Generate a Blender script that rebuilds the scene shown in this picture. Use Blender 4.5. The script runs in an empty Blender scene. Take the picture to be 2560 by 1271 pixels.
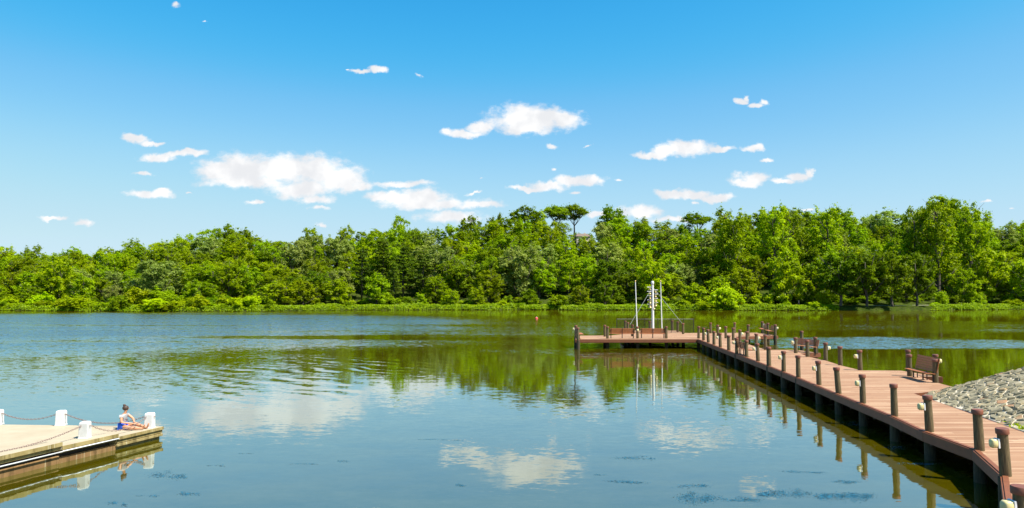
import bpy, bmesh, math, random
import numpy as np
from mathutils import Vector, Matrix
R = math.radians
random.seed(7)
sc = bpy.context.scene

# ------------------------------------------------------------------ camera
FPX, HOR, CX, CY, HCAM = 1800.0, 730.0, 1280.0, 635.5, 5.4
PITCH = math.atan((HOR - CY) / FPX)
cd = bpy.data.cameras.new('camera'); cam = bpy.data.objects.new('camera', cd)
sc.collection.objects.link(cam); sc.camera = cam
cd.sensor_width = 36.0; cd.lens = 36.0 * FPX / 2560.0
cd.clip_start = 0.1; cd.clip_end = 9000
cam.location = (0, 0, HCAM); cam.rotation_euler = (R(90) + PITCH, 0, 0)

def ray(px, py):
    a, b = (px - CX) / FPX, (CY - py) / FPX
    return Vector((a, math.cos(PITCH) - b * math.sin(PITCH), math.sin(PITCH) + b * math.cos(PITCH)))
def G(px, py, z=0.9):                    # survey: where a sight line meets the level z
    d = ray(px, py); t = (z - HCAM) / d.z
    return Vector((d.x * t, d.y * t, z))
def at_dist(px, py, Y):                  # the point on a sight line at distance Y
    d = ray(px, py); t = Y / d.y
    return Vector((d.x * t, Y, HCAM + d.z * t))

# ------------------------------------------------------------------ light
SUN_EL, SUN_AZ = R(57), R(119)           # azimuth clockwise from +Y
sd = bpy.data.lights.new('sun', 'SUN'); sd.energy = 4.7; sd.angle = R(0.5); sd.color = (1.0, 0.95, 0.87)
so = bpy.data.objects.new('sun', sd); sc.collection.objects.link(so)
tosun = Vector((math.sin(SUN_AZ) * math.cos(SUN_EL), math.cos(SUN_AZ) * math.cos(SUN_EL), math.sin(SUN_EL)))
so.rotation_euler = tosun.to_track_quat('Z', 'Y').to_euler(); so.location = (30, -20, 60)
sc.view_settings.view_transform = 'Standard'; sc.view_settings.look = 'None'
sc.view_settings.gamma = 1.0; sc.view_settings.exposure = 0.95
sc.view_settings.use_curve_mapping = False
sc.cycles.max_bounces = 8; sc.cycles.diffuse_bounces = 4; sc.cycles.glossy_bounces = 3
sc.cycles.transmission_bounces = 3; sc.cycles.transparent_max_bounces = 6
sc.cycles.caustics_reflective = False; sc.cycles.caustics_refractive = False
sc.cycles.use_denoising = True

# ------------------------------------------------------------------ node helper
class NT:
    def __init__(s, tree):
        s.t = tree; s.n = tree.nodes; s.l = tree.links
    def new(s, typ, inputs=None, **kw):
        nd = s.n.new(typ)
        for k, v in kw.items(): setattr(nd, k, v)
        if inputs:
            for k, v in inputs.items():
                sock = nd.inputs[k]
                if isinstance(v, bpy.types.NodeSocket): s.l.new(v, sock)
                else: sock.default_value = v
        return nd
    def math(s, op, a, b=0.0, c=None, clamp=False):
        d = {0: a, 1: b}
        if c is not None: d[2] = c
        return s.new('ShaderNodeMath', d, operation=op, use_clamp=clamp).outputs[0]
    def vmath(s, op, a, b=None, c=None):
        d = {0: a}
        if b is not None: d[1] = b
        if c is not None: d[2] = c
        nd = s.new('ShaderNodeVectorMath', d, operation=op)
        return nd.outputs['Value'] if op in ('LENGTH', 'DOT_PRODUCT') else nd.outputs['Vector']
    def mix(s, fac, a, b, blend='MIX'):
        nd = s.new('ShaderNodeMix', data_type='RGBA', blend_type=blend)
        for i, v in ((0, fac), (6, a), (7, b)):
            if isinstance(v, bpy.types.NodeSocket): s.l.new(v, nd.inputs[i])
            else: nd.inputs[i].default_value = v
        return nd.outputs[2]
    def ramp(s, fac, pts, interp='LINEAR'):
        nd = s.new('ShaderNodeValToRGB', {'Fac': fac}); cr = nd.color_ramp; cr.interpolation = interp
        while len(cr.elements) < len(pts): cr.elements.new(0.5)
        for e, (p, c) in zip(cr.elements, pts):
            e.position = p; e.color = c if len(c) == 4 else (*c, 1)
        return nd.outputs['Color']
    def maprange(s, v, a, b, c=0.0, d=1.0, smooth=True):
        return s.new('ShaderNodeMapRange', {0: v, 1: a, 2: b, 3: c, 4: d},
                     interpolation_type='SMOOTHSTEP' if smooth else 'LINEAR').outputs[0]
    def noise(s, vec, scale, detail=3, rough=0.55, out='Fac', **kw):
        return s.new('ShaderNodeTexNoise', {'Vector': vec, 'Scale': scale, 'Detail': detail, 'Roughness': rough, **kw}).outputs[out]
def c4(r, g, b): return (r, g, b, 1.0)

# ------------------------------------------------------------------ sky (at infinity) with fair-weather clouds
w = bpy.data.worlds.new('World'); sc.world = w; w.use_nodes = True
N = NT(w.node_tree); N.n.clear()
sky = N.new('ShaderNodeTexSky', sky_type='NISHITA')
sky.sun_disc = False; sky.sun_elevation = SUN_EL; sky.sun_rotation = SUN_AZ
sky.altitude = 0; sky.air_density = 1.0; sky.dust_density = 0.6; sky.ozone_density = 2.0
hs = N.new('ShaderNodeHueSaturation', {'Hue': 0.493, 'Saturation': 1.32, 'Value': 1.0, 'Fac': 1.0, 'Color': sky.outputs[0]})
SKY_S = 0.0793
crv = N.new('ShaderNodeRGBCurve', {'Color': N.vmath('MULTIPLY', hs.outputs[0], (.1534,) * 3)})
def setcurve(c, pts):
    for q in pts[1:-1]: c.points.new(*q)
    c.points[0].location = pts[0]; c.points[-1].location = pts[-1]
setcurve(crv.mapping.curves[0], [(0, 0), (.09, .047), (.17, .205), (.33, .41), (.70, .58), (1, .64)])
setcurve(crv.mapping.curves[1], [(0, 0), (.18, .17), (.285, .405), (.43, .565), (.625, .715), (.954, .805), (1, .82)])
setcurve(crv.mapping.curves[2], [(0, 0), (.38, .42), (.48, .66), (.586, .838), (.75, .913), (.87, .93), (1, .91)])
crv.mapping.extend = 'HORIZONTAL'; crv.mapping.update()
skycol = N.vmath('MULTIPLY', crv.outputs[0], (1 / .1534,) * 3)
tc = N.new('ShaderNodeTexCoord').outputs['Generated']
sep = N.new('ShaderNodeSeparateXYZ', {0: tc})
ysafe = N.math('MAXIMUM', sep.outputs[1], 0.05)
u = N.math('DIVIDE', sep.outputs[0], ysafe); v = N.math('DIVIDE', sep.outputs[2], ysafe)
uv = N.new('ShaderNodeCombineXYZ', {0: u, 1: v, 2: 0.0}).outputs[0]
n1 = N.vmath('SUBTRACT', N.noise(uv, 16, 5, 0.6, 'Color'), (0.5, 0.5, 0.5))
n2 = N.vmath('SUBTRACT', N.noise(uv, 60, 4, 0.6, 'Color'), (0.5, 0.5, 0.5))
uvd = N.vmath('ADD', uv, N.vmath('MULTIPLY', n1, (0.050, 0.026, 0)))
uvd = N.vmath('ADD', uvd, N.vmath('MULTIPLY', n2, (0.014, 0.010, 0)))
CL = [  # centre x, centre y, radius x, radius y, thickness (photo survey, turned into directions)
 (545,428,60,32,1),(600,425,95,40,1),(700,420,110,38,1),(785,425,80,42,1),(850,448,66,33,1),(610,455,105,15,1),(760,470,95,24,1),
 (790,497,46,13,1),(797,521,30,8,.8),(895,462,40,14,.8),
 (1005,458,95,10,.75),(975,486,62,13,1),(1040,495,95,24,1),(1080,509,125,17,1),(1190,512,72,9,.9),
 (1130,545,85,20,.8),
 (1320,300,92,37,1),(1405,295,62,24,1),(1310,325,62,17,1),(1205,318,36,18,1),(1160,334,40,11,1),(1128,328,13,14,.8),
 (335,348,34,11,1),(375,357,36,6,.9),(395,391,50,11,1),(465,384,55,9,1),(353,434,25,7,.8),(375,484,56,11,1),(405,477,18,9,.9),
 (640,507,28,6,.9),(145,545,42,6,.8),(207,556,24,9,.7),(797,566,15,6,.7),
 (903,187,28,7,.9),(945,179,22,9,1),(876,184,9,4,.7),(1048,186,19,8,.2),
 (1852,256,18,7,1),(1862,248,10,7,.9),(1888,267,22,7,1),(1912,258,13,8,1),(438,10,18,9,.5),(515,52,9,5,.35),
 (1625,385,55,9,1),(1668,376,40,16,1),(1725,372,62,18,1),(1795,374,45,8,.9),(1880,372,26,10,1),(1910,402,23,6,.7),
 (1870,456,42,11,1),(1890,443,40,13,1),(1965,451,36,7,.9),(2000,441,34,13,1),(2028,432,14,13,1),
 (1690,489,52,11,1),(1730,484,45,13,1),(1785,490,48,9,1),(1740,506,12,6,.5),
 (1315,472,48,7,1),(1370,464,50,12,1),(1425,450,40,15,1),(1470,448,36,12,1),(1385,421,13,6,.6),(1540,450,14,5,.5),(1380,367,22,8,.6),(1475,365,10,4,.4),
 (1500,531,36,10,.9),(1600,533,58,15,1),(1690,552,66,8,.9),(2020,522,26,5,.6),(2465,506,15,5,.6),(1208,446,10,3,.3),(2535,520,12,7,.3),
 (1445,480,22,6,.35),(1185,482,22,5,.5),(470,482,16,4,.4),
]
acc = None
for (px, py, rx, ry, al) in CL:
    d = ray(px, py); cu, cv = d.x / d.y, d.z / d.y
    iu, iv = FPX / (rx * 1.10), FPX / (ry * 1.12)
    L = N.vmath('LENGTH', N.vmath('MULTIPLY_ADD', uvd, (iu, iv, 0), (-cu * iu, -cv * iv, 0)))
    if al < 1: L = N.math('ADD', L, (1 - al) * 0.75)
    acc = L if acc is None else N.new('ShaderNodeMath', {0: acc, 1: L, 2: 0.22}, operation='SMOOTH_MIN').outputs[0]
nd = N.noise(N.vmath('MULTIPLY', uv, (1, 1.7, 1)), 46, 7, 0.66)
fld = N.math('ADD', N.math('SUBTRACT', 1.02, acc), N.math('MULTIPLY', N.math('SUBTRACT', nd, 0.5), 1.25))
mask = N.maprange(fld, -0.16, 0.56)
front = N.math('GREATER_THAN', sep.outputs[1], 0.1)
mask = N.math('MULTIPLY', mask, front)
cs = N.noise(uv, 26, 4, 0.5)
ccol = N.mix(N.maprange(cs, 0.35, 0.65), c4(5.5, 5.6, 5.8), c4(6.9, 6.9, 6.9))
final = N.mix(mask, skycol, ccol)
bg = N.new('ShaderNodeBackground', {'Color': final, 'Strength': SKY_S})
wo = N.new('ShaderNodeOutputWorld'); N.l.new(bg.outputs[0], wo.inputs[0])
w.cycles.sampling_method = 'MANUAL'; w.cycles.sample_map_resolution = 1024

# ------------------------------------------------------------------ materials
def newmat(name):
    m = bpy.data.materials.new(name); m.use_nodes = True
    n = NT(m.node_tree); n.n.clear()
    out = n.new('ShaderNodeOutputMaterial')
    return m, n, out
def principled(n, out, **kw):
    p = n.new('ShaderNodeBsdfPrincipled')
    for k, v in kw.items():
        s = p.inputs[k.replace('_', ' ')]
        if isinstance(v, bpy.types.NodeSocket): n.l.new(v, s)
        else: s.default_value = v
    n.l.new(p.outputs[0], out.inputs[0]); return p
def simple(name, col, rough=0.6, var=0.15, scale=6.0, metallic=0.0, bump=0.0, stretch=(1, 1, 1), spec=0.5):
    m, n, out = newmat(name)
    tc = n.new('ShaderNodeTexCoord').outputs['Object']
    vec = n.vmath('MULTIPLY', tc, stretch)
    f = n.noise(vec, scale, 4, 0.6)
    info = n.new('ShaderNodeObjectInfo').outputs['Random']
    dark = tuple(c * (1 - var) for c in col); lite = tuple(min(1, c * (1 + var)) for c in col)
    col_ = n.mix(n.maprange(f, 0.3, 0.7), c4(*dark), c4(*lite))
    col_ = n.mix(1.0, col_, n.new('ShaderNodeCombineColor', {0: n.maprange(info, 0, 1, .9, 1.06), 1: n.maprange(info, 0, 1, .9, 1.06), 2: n.maprange(info, 0, 1, .9, 1.06)}).outputs[0], 'MULTIPLY')
    kw = {}
    p = principled(n, out, Base_Color=col_, Roughness=rough, Metallic=metallic)
    p.inputs['Specular IOR Level'].default_value = spec
    if bump:
        b = n.new('ShaderNodeBump', {'Strength': bump, 'Height': f, 'Distance': 0.02}); n.l.new(b.outputs[0], p.inputs['Normal'])
    return m

def foliage(name, c_dark, c_lite, trans=0.35, hue=0.02):
    m, n, out = newmat(name)
    tc = n.new('ShaderNodeTexCoord').outputs['Object']
    info = n.new('ShaderNodeObjectInfo').outputs['Random']
    off = n.new('ShaderNodeCombineXYZ', {0: n.math('MULTIPLY', info, 91.0), 1: 0.0, 2: 0.0}).outputs[0]
    f = n.noise(n.vmath('ADD', tc, off), 0.55, 3, 0.6)
    g = n.noise(tc, 3.1, 2, 0.5)
    f = n.math('ADD', f, n.math('MULTIPLY', n.math('SUBTRACT', g, 0.5), 0.5))
    col = n.mix(n.maprange(f, 0.3, 0.72), c4(*c_dark), c4(*c_lite))
    h = n.new('ShaderNodeHueSaturation', {'Hue': n.maprange(info, 0, 1, 0.5 - hue, 0.5 + hue, False), 'Saturation': 1.0,
              'Value': n.maprange(n.math('FRACT', n.math('MULTIPLY', info, 7.13)), 0, 1, 0.72, 1.22, False), 'Fac': 1.0, 'Color': col}).outputs[0]
    d = n.new('ShaderNodeBsdfDiffuse', {'Color': h}).outputs[0]
    t = n.new('ShaderNodeBsdfTranslucent', {'Color': n.mix(1.0, h, c4(1.12, 1.18, 0.5), 'MULTIPLY')}).outputs[0]
    g2 = n.new('ShaderNodeBsdfGlossy', {'Color': c4(.8, .85, .8), 'Roughness': 0.45}).outputs[0]
    a = n.new('ShaderNodeMixShader', {0: trans, 1: d, 2: t}).outputs[0]
    b = n.new('ShaderNodeMixShader', {0: 0.008, 1: a, 2: g2}).outputs[0]
    n.l.new(b, out.inputs[0]); return m

M = {}
M['leaf'] = foliage('leaf_green', (.200, .295, .001), (.425, .530, .003), 0.55, .013)
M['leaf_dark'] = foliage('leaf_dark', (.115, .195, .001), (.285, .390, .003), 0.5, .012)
M['leaf_silver'] = foliage('leaf_silver', (.200, .265, .035), (.400, .470, .110), 0.45, .015)
M['leaf_lime'] = foliage('leaf_lime', (.270, .390, .001), (.500, .600, .003), 0.45, .014)
M['needle'] = foliage('pine_needle', (.050, .085, .003), (.130, .190, .008), 0.2, .012)
M['grass'] = foliage('bank_grass', (.220, .340, .001), (.400, .510, .002), 0.4, .015)
M['bark'] = simple('bark', (.085, .068, .050), 0.9, .35, 3, stretch=(3, 3, .6))
M['white_bark'] = simple('pale_bark', (.35, .33, .28), 0.9, .3, 3, stretch=(3, 3, .6))
M['post_wood'] = simple('post_wood', (.125, .092, .040), 0.85, .45, 9, bump=.5, stretch=(4, 4, .35))
M['pile_wood'] = simple('pile_wood', (.060, .045, .022), 0.9, .4, 6, bump=.4, stretch=(4, 4, .4))
M['cap'] = simple('post_cap_metal', (.185, .062, .032), 0.55, .12, 8)
M['bench_wood'] = simple('bench_wood', (.420, .150, .048), 0.5, .22, 7, stretch=(.5, 6, 6))
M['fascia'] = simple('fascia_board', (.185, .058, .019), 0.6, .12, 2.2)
M['dark_metal'] = simple('dark_metal', (.028, .024, .022), 0.45, .2, 8, metallic=.3)
M['white_paint'] = simple('white_paint', (.80, .79, .76), 0.4, .05, 5)
M['bell'] = simple('bell_bronze', (.42, .30, .13), 0.35, .2, 6, metallic=.7)
M['lamp_cream'] = simple('lamp_cream', (.78, .66, .30), 0.35, .08, 6)
M['lamp_plate'] = simple('lamp_plate', (.78, .78, .76), 0.4, .05, 6)
M['wire'] = simple('steel_wire', (.45, .45, .42), 0.4, .1, 6, metallic=.4)
M['chain'] = simple('chain_iron', (.25, .17, .14), 0.6, .2, 30)
M['bollard'] = simple('bollard_concrete', (.66, .65, .61), 0.75, .05, 7, bump=.2)
M['buoy_red'] = simple('buoy_red', (.62, .05, .04), 0.35, .1, 5)
M['skin'] = simple('skin', (.60, .285, .155), 0.5, .06, 20)
M['hair'] = simple('hair', (.060, .032, .020), 0.6, .3, 60)
M['shirt'] = simple('grey_shirt', (.42, .415, .41), 0.85, .12, 30)
M['shorts'] = simple('blue_shorts', (.03, .12, .60), 0.8, .12, 25)
M['shirt_white'] = simple('white_shirt', (.80, .80, .80), 0.85, .05, 25)
M['print'] = simple('dark_print', (.12, .10, .12), 0.85, .2, 25)
M['roof'] = simple('brown_roof', (.16, .12, .09), 0.85, .2, 3)
M['siding'] = simple('beige_siding', (.55, .48, .40), 0.8, .1, 3)
M['glass'] = simple('window_glass', (.03, .04, .05), 0.1, .1, 3)
M['path'] = simple('gravel_path', (.55, .48, .38), 0.95, .12, 1.5)
M['under'] = simple('joist_wood', (.060, .042, .030), 0.9, .3, 5)
M['pipe'] = simple('pipe_white', (.72, .72, .70), 0.4, .08, 5)
M['eye'] = simple('eye_dark', (.02, .02, .02), 0.3, .1, 5)

def deck_mat():
    m, n, out = newmat('deck_boards')
    g = n.new('ShaderNodeNewGeometry').outputs['Position']
    s = n.new('ShaderNodeSeparateXYZ', {0: g})
    yb = n.math('DIVIDE', s.outputs[1], 0.145)
    idx = n.math('FLOOR', yb); fr = n.math('FRACT', yb)
    off = n.math('MULTIPLY', n.new('ShaderNodeTexWhiteNoise', {'W': idx}, noise_dimensions='1D').outputs[0], 3.6)
    xb = n.math('DIVIDE', n.math('ADD', s.outputs[0], off), 3.6)
    seed = n.math('ADD', n.math('MULTIPLY', idx, 17.31), n.math('FLOOR', xb))
    rnd = n.new('ShaderNodeTexWhiteNoise', {'W': seed}, noise_dimensions='1D').outputs[0]
    vec = n.new('ShaderNodeCombineXYZ', {0: n.math('MULTIPLY', s.outputs[0], 1.2), 1: n.math('MULTIPLY', s.outputs[1], 30.0), 2: seed}).outputs[0]
    gr = n.noise(vec, 1.0, 4, 0.6)
    big = n.noise(g, 0.6, 3, 0.6)
    t = n.math('ADD', n.math('MULTIPLY', rnd, 0.62), n.math('ADD', n.math('MULTIPLY', gr, 0.35), n.math('MULTIPLY', big, 0.35)))
    col = n.ramp(n.math('MULTIPLY', t, 0.9), [(0.12, (.235, .112, .056)), (0.45, (.330, .178, .094)), (0.72, (.380, .222, .124)), (0.95, (.50, .335, .205))])
    e = n.math('MINIMUM', fr, n.math('SUBTRACT', 1.0, fr))
    gap = n.maprange(e, 0.012, 0.075)
    fx = n.math('FRACT', xb); ex = n.math('MINIMUM', fx, n.math('SUBTRACT', 1.0, fx))
    gap = n.math('MULTIPLY', gap, n.maprange(ex, 0.0005, 0.002))
    col = n.mix(gap, c4(.10, .05, .03), col)
    p = principled(n, out, Base_Color=col, Roughness=0.75)
    p.inputs['Specular IOR Level'].default_value = 0.25
    b = n.new('ShaderNodeBump', {'Strength': 0.5, 'Height': gap, 'Distance': 0.012}); n.l.new(b.outputs[0], p.inputs['Normal'])
    return m
M['deck'] = deck_mat()

def concrete_mat(name, c1, c2, sc1=1.2, stain=None):
    m, n, out = newmat(name)
    g = n.new('ShaderNodeNewGeometry').outputs['Position']
    f = n.noise(g, sc1, 5, 0.62); f2 = n.noise(g, 28, 2, 0.5)
    col = n.mix(n.maprange(f, .3, .7), c4(*c1), c4(*c2))
    col = n.mix(n.math('MULTIPLY', f2, 0.18), col, c4(*[c * .6 for c in c1]))
    if stain:
        st = n.noise(n.vmath('MULTIPLY', g, (2.2, 2.2, .35)), 2.0, 5, 0.65)
        col = n.mix(n.maprange(st, .48, .66), col, c4(*stain[0]))
        st2 = n.noise(n.vmath('MULTIPLY', g, (5, 5, .25)), 2.4, 3, 0.6)
        col = n.mix(n.math('MULTIPLY', n.maprange(st2, .60, .72), .8), col, c4(*stain[1]))
    p = principled(n, out, Base_Color=col, Roughness=0.9)
    p.inputs['Specular IOR Level'].default_value = 0.2
    b = n.new('ShaderNodeBump', {'Strength': 0.3, 'Height': f, 'Distance': 0.02}); n.l.new(b.outputs[0], p.inputs['Normal'])
    return m
M['dock_top'] = concrete_mat('dock_concrete', (.390, .325, .220), (.460, .390, .272), 0.9)
M['dock_side'] = concrete_mat('dock_edge', (.27, .205, .075), (.40, .32, .145), 2.0, ((.17, .13, .05), (.5, .45, .28)))
M['dock_wall'] = concrete_mat('rusty_wall', (.20, .110, .045), (.28, .170, .070), 1.5, ((.12, .075, .03), (.48, .40, .24)))
M['mortar'] = concrete_mat('mortar', (.58, .49, .34), (.70, .61, .44), 3)

def stone_mat():
    m, n, out = newmat('riprap_stone')
    at = n.new('ShaderNodeAttribute', attribute_name='tone').outputs['Fac']
    g = n.new('ShaderNodeTexCoord').outputs['Object']
    col = n.ramp(at, [(0, (.125, .115, .070)), (.35, (.205, .185, .112)), (.6, (.285, .250, .152)), (.8, (.34, .265, .140)), (.92, (.36, .175, .080)), (1.0, (.42, .36, .23))])
    f = n.noise(g, 7, 5, 0.65)
    col = n.mix(n.math('MULTIPLY', n.maprange(f, .3, .7), .45), col, c4(.36, .31, .21))
    p = principled(n, out, Base_Color=col, Roughness=0.9)
    p.inputs['Specular IOR Level'].default_value = 0.2
    b = n.new('ShaderNodeBump', {'Strength': 0.6, 'Height': f, 'Distance': 0.03}); n.l.new(b.outputs[0], p.inputs['Normal'])
    return m
M['stone'] = stone_mat()

def ground_mat():
    m, n, out = newmat('woodland_ground')
    g = n.new('ShaderNodeNewGeometry').outputs['Position']
    f = n.noise(g, 0.35, 5, 0.6); f2 = n.noise(g, 2.5, 3, .6)
    col = n.mix(n.maprange(f, .35, .65), c4(.022, .036, .006), c4(.050, .075, .008))
    col = n.mix(n.maprange(f2, .5, .75), col, c4(.10, .08, .04))
    p = principled(n, out, Base_Color=col, Roughness=1.0); p.inputs['Specular IOR Level'].default_value = 0.0
    return m
M['ground'] = ground_mat()

def water_mat():
    m, n, out = newmat('lake_water')
    g = n.new('ShaderNodeNewGeometry').outputs['Position']
    s = n.new('ShaderNodeSeparateXYZ', {0: g})
    # wind patches on the lake: (x, y, radius x, radius y, slope)
    amp = None
    broad = n.noise(n.vmath('MULTIPLY', g, (.018, .05, 0)), 1.0, 3, 0.6)
    streak = n.noise(n.vmath('MULTIPLY', g, (.012, .10, 0)), 1.0, 3, 0.6)
    WP = [(-75, 125, 78, 84, .17), (-27, 50, 16, 20, .022), (-5, 112, 40, 40, .05), (40, 78, 24, 9, .09), (62, 115, 60, 22, .045), (8, 66, 16, 9, .03)]
    gd = n.vmath('ADD', g, n.vmath('MULTIPLY', n.vmath('SUBTRACT', n.noise(n.vmath('MULTIPLY', g, (.02, .04, 0)), 1, 3, .6, 'Color'), (.5, .5, .5)), (40, 30, 0)))
    for (x, y, rx, ry, a) in WP:
        L = n.vmath('LENGTH', n.vmath('MULTIPLY', n.vmath('SUBTRACT', gd, (x, y, 0)), (1 / rx, 1 / ry, 0)))
        k = n.maprange(L, 1.15, 0.45, 0.0, a)
        amp = k if amp is None else n.math('MAXIMUM', amp, k)
    amp = n.math('MULTIPLY', amp, n.maprange(streak, .30, .50, .25, 1.0))
    amp = n.math('ADD', amp, n.maprange(broad, .4, .7, .004, .012))
    # ripple slopes at three lengths
    def slope(scale, sx, sy, det=2, seed=0.0):
        v_ = n.vmath('MULTIPLY_ADD', g, (sx * scale, sy * scale, 0), (seed, seed * .7, 0))
        return n.vmath('SUBTRACT', n.noise(v_, 1.0, det, 0.6, 'Color'), (.5, .5, .5))
    s1 = slope(2.8, .45, 1.0, 2); s2 = slope(9.0, .5, 1.0, 2, 13.0); s3 = slope(.42, .4, 1.0, 1, 5.0)
    sl = n.vmath('ADD', n.vmath('MULTIPLY', s1, (2.6, 4.4, 0)), n.vmath('ADD', n.vmath('MULTIPLY', s2, (3.2, 4.4, 0)), n.vmath('MULTIPLY', s3, (.2, .45, 0))))
    sc_ = n.new('ShaderNodeVectorMath', {0: sl, 'Scale': amp}, operation='SCALE').outputs[0]
    # a boat-wake train fanning out beyond the concrete dock
    wn = n.noise(n.vmath('MULTIPLY', g, (.16, .16, 0)), 1.0, 2, .5)
    phs = n.math('ADD', n.math('ADD', n.math('MULTIPLY', s.outputs[0], 2.3), n.math('MULTIPLY', s.outputs[1], 3.3)), n.math('MULTIPLY', wn, 16.0))
    wv = n.math('SINE', phs)
    wm = n.maprange(n.vmath('LENGTH', n.vmath('MULTIPLY', n.vmath('SUBTRACT', gd, (-16, 46, 0)), (1 / 13., 1 / 16., 0))), 1.0, .2, 0, .020)
    wm = n.math('MULTIPLY', wm, n.maprange(n.noise(n.vmath('MULTIPLY', g, (.35, .35, 0)), 1.0, 2, .5), .35, .6))
    wy = n.math('MULTIPLY', wv, wm)
    tilt = n.math('MULTIPLY', n.math('SUBTRACT', amp, .03, clamp=True), -.8)   # normals leaned to the near side so rough water reflects higher sky
    nrm = n.vmath('ADD', n.vmath('ADD', sc_, n.new('ShaderNodeCombineXYZ', {0: 0.0, 1: tilt, 2: 0.0}).outputs[0]), n.new('ShaderNodeCombineXYZ', {0: n.math('MULTIPLY', wy, .5), 1: wy, 2: 1.0}).outputs[0])
    nrm = n.vmath('NORMALIZE', nrm)
    fres = n.new('ShaderNodeFresnel', {'IOR': 1.33, 'Normal': nrm}).outputs[0]
    fac = n.math('MULTIPLY_ADD', fres, WATER_K, WATER_B, clamp=True)
    fac = n.math('MINIMUM', fac, .74)
    murk = n.noise(n.vmath('MULTIPLY', g, (.25, .5, 0)), 1.0, 4, 0.6)
    body = n.mix(n.maprange(murk, .3, .7), c4(.066, .054, .0005), c4(.090, .073, .001))
    d = n.new('ShaderNodeBsdfDiffuse', {'Color': body}).outputs[0]
    gl = n.new('ShaderNodeBsdfGlossy', {'Color': c4(.80, .93, .93), 'Roughness': 0.03, 'Normal': nrm}).outputs[0]
    mx = n.new('ShaderNodeMixShader', {0: fac, 1: d, 2: gl}).outputs[0]
    n.l.new(mx, out.inputs[0]); return m
WATER_K, WATER_B = 1.05, 0.28
M['water'] = water_mat()
M['weed'] = simple('pond_weed', (.018, .100, .150), 0.3, .6, 9)

# ------------------------------------------------------------------ mesh helpers
C = sc.collection
class MB:
    def __init__(s): s.v = []; s.f = []
    def add(s, vs, fs):
        b = len(s.v); s.v += [tuple(p) for p in vs]; s.f += [tuple(i + b for i in f) for f in fs]
    def box(s, c, d, rz=0.0, mat=None):
        hx, hy, hz = d[0] / 2, d[1] / 2, d[2] / 2
        cr, sr = math.cos(rz), math.sin(rz); vs = []
        for z in (-hz, hz):
            for (x, y) in ((-hx, -hy), (hx, -hy), (hx, hy), (-hx, hy)):
                p = Vector((c[0] + x * cr - y * sr, c[1] + x * sr + y * cr, c[2] + z))
                vs.append(mat @ p if mat else p)
        s.add(vs, [(3, 2, 1, 0), (4, 5, 6, 7), (0, 1, 5, 4), (1, 2, 6, 5), (2, 3, 7, 6), (3, 0, 4, 7)])
    def beam(s, a, b, wd, ht, up=Vector((0, 0, 1))):
        a, b = Vector(a), Vector(b); d = (b - a).normalized(); x = d.cross(up)
        if x.length < 1e-4: x = Vector((1, 0, 0))
        x.normalize(); z = x.cross(d).normalized(); vs = []
        for p in (a, b):
            for (i, j) in ((-1, -1), (1, -1), (1, 1), (-1, 1)): vs.append(p + x * i * wd / 2 + z * j * ht / 2)
        s.add(vs, [(0, 1, 2, 3), (7, 6, 5, 4), (0, 4, 5, 1), (1, 5, 6, 2), (2, 6, 7, 3), (3, 7, 4, 0)])
    def tube(s, pts, rads, seg=10, caps=True):
        pts = [Vector(p) for p in pts]; n = len(pts); vs = []; fs = []
        x = None
        for i, p in enumerate(pts):
            d = (pts[min(i + 1, n - 1)] - pts[max(i - 1, 0)]).normalized()
            if x is None:
                x = d.orthogonal().normalized()
            x = (x - d * x.dot(d)).normalized(); y = d.cross(x)
            r = rads[i] if hasattr(rads, '__len__') else rads
            for k in range(seg):
                a = 2 * math.pi * k / seg; vs.append(p + (x * math.cos(a) + y * math.sin(a)) * r)
        for i in range(n - 1):
            for k in range(seg):
                k2 = (k + 1) % seg; fs.append((i * seg + k, i * seg + k2, (i + 1) * seg + k2, (i + 1) * seg + k))
        if caps: fs.append(tuple(reversed(range(seg)))); fs.append(tuple((n - 1) * seg + k for k in range(seg)))
        s.add(vs, fs)
    def lathe(s, prof, seg=16, org=(0, 0, 0)):
        vs = []; fs = []
        for (r, z) in prof:
            for k in range(seg):
                a = 2 * math.pi * k / seg; vs.append((org[0] + r * math.cos(a), org[1] + r * math.sin(a), org[2] + z))
        for i in range(len(prof) - 1):
            for k in range(seg):
                k2 = (k + 1) % seg; fs.append((i * seg + k, i * seg + k2, (i + 1) * seg + k2, (i + 1) * seg + k))
        fs.append(tuple(reversed(range(seg)))); fs.append(tuple((len(prof) - 1) * seg + k for k in range(seg)))
        s.add(vs, fs)
    def prism(s, poly, z0, z1):
        n = len(poly)
        s.add([(p[0], p[1], z0) for p in poly] + [(p[0], p[1], z1) for p in poly],
              [tuple(reversed(range(n))), tuple(range(n, 2 * n))] + [(i, (i + 1) % n, n + (i + 1) % n, n + i) for i in range(n)])
    def build(s, name, mat, parent=None, smooth=False, bevel=0.0, loc=None, label=None):
        me = bpy.data.meshes.new(name); me.from_pydata(s.v, [], s.f); me.update()
        me.materials.append(mat)
        if smooth: me.polygons.foreach_set('use_smooth', [True] * len(me.polygons))
        o = bpy.data.objects.new(name, me); C.objects.link(o)
        if parent: o.parent = parent
        if loc is not None: o.location = loc
        if bevel:
            b = o.modifiers.new('bevel', 'BEVEL'); b.width = bevel; b.segments = 2; b.limit_method = 'ANGLE'; b.angle_limit = R(40)
        if label: o['label'] = label
        return o
def tag(o, label=None, cat=None, group=None, kind=None):
    if label: o['label'] = label
    if cat: o['category'] = cat
    if group: o['group'] = group
    if kind: o['kind'] = kind
    return o
def empty(name, loc=(0, 0, 0), rz=0.0, label=None, cat=None, group=None):
    o = bpy.data.objects.new(name, None); o.empty_display_size = 0.3; C.objects.link(o)
    o.location = loc; o.rotation_euler = (0, 0, rz); return tag(o, label, cat, group)
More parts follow.
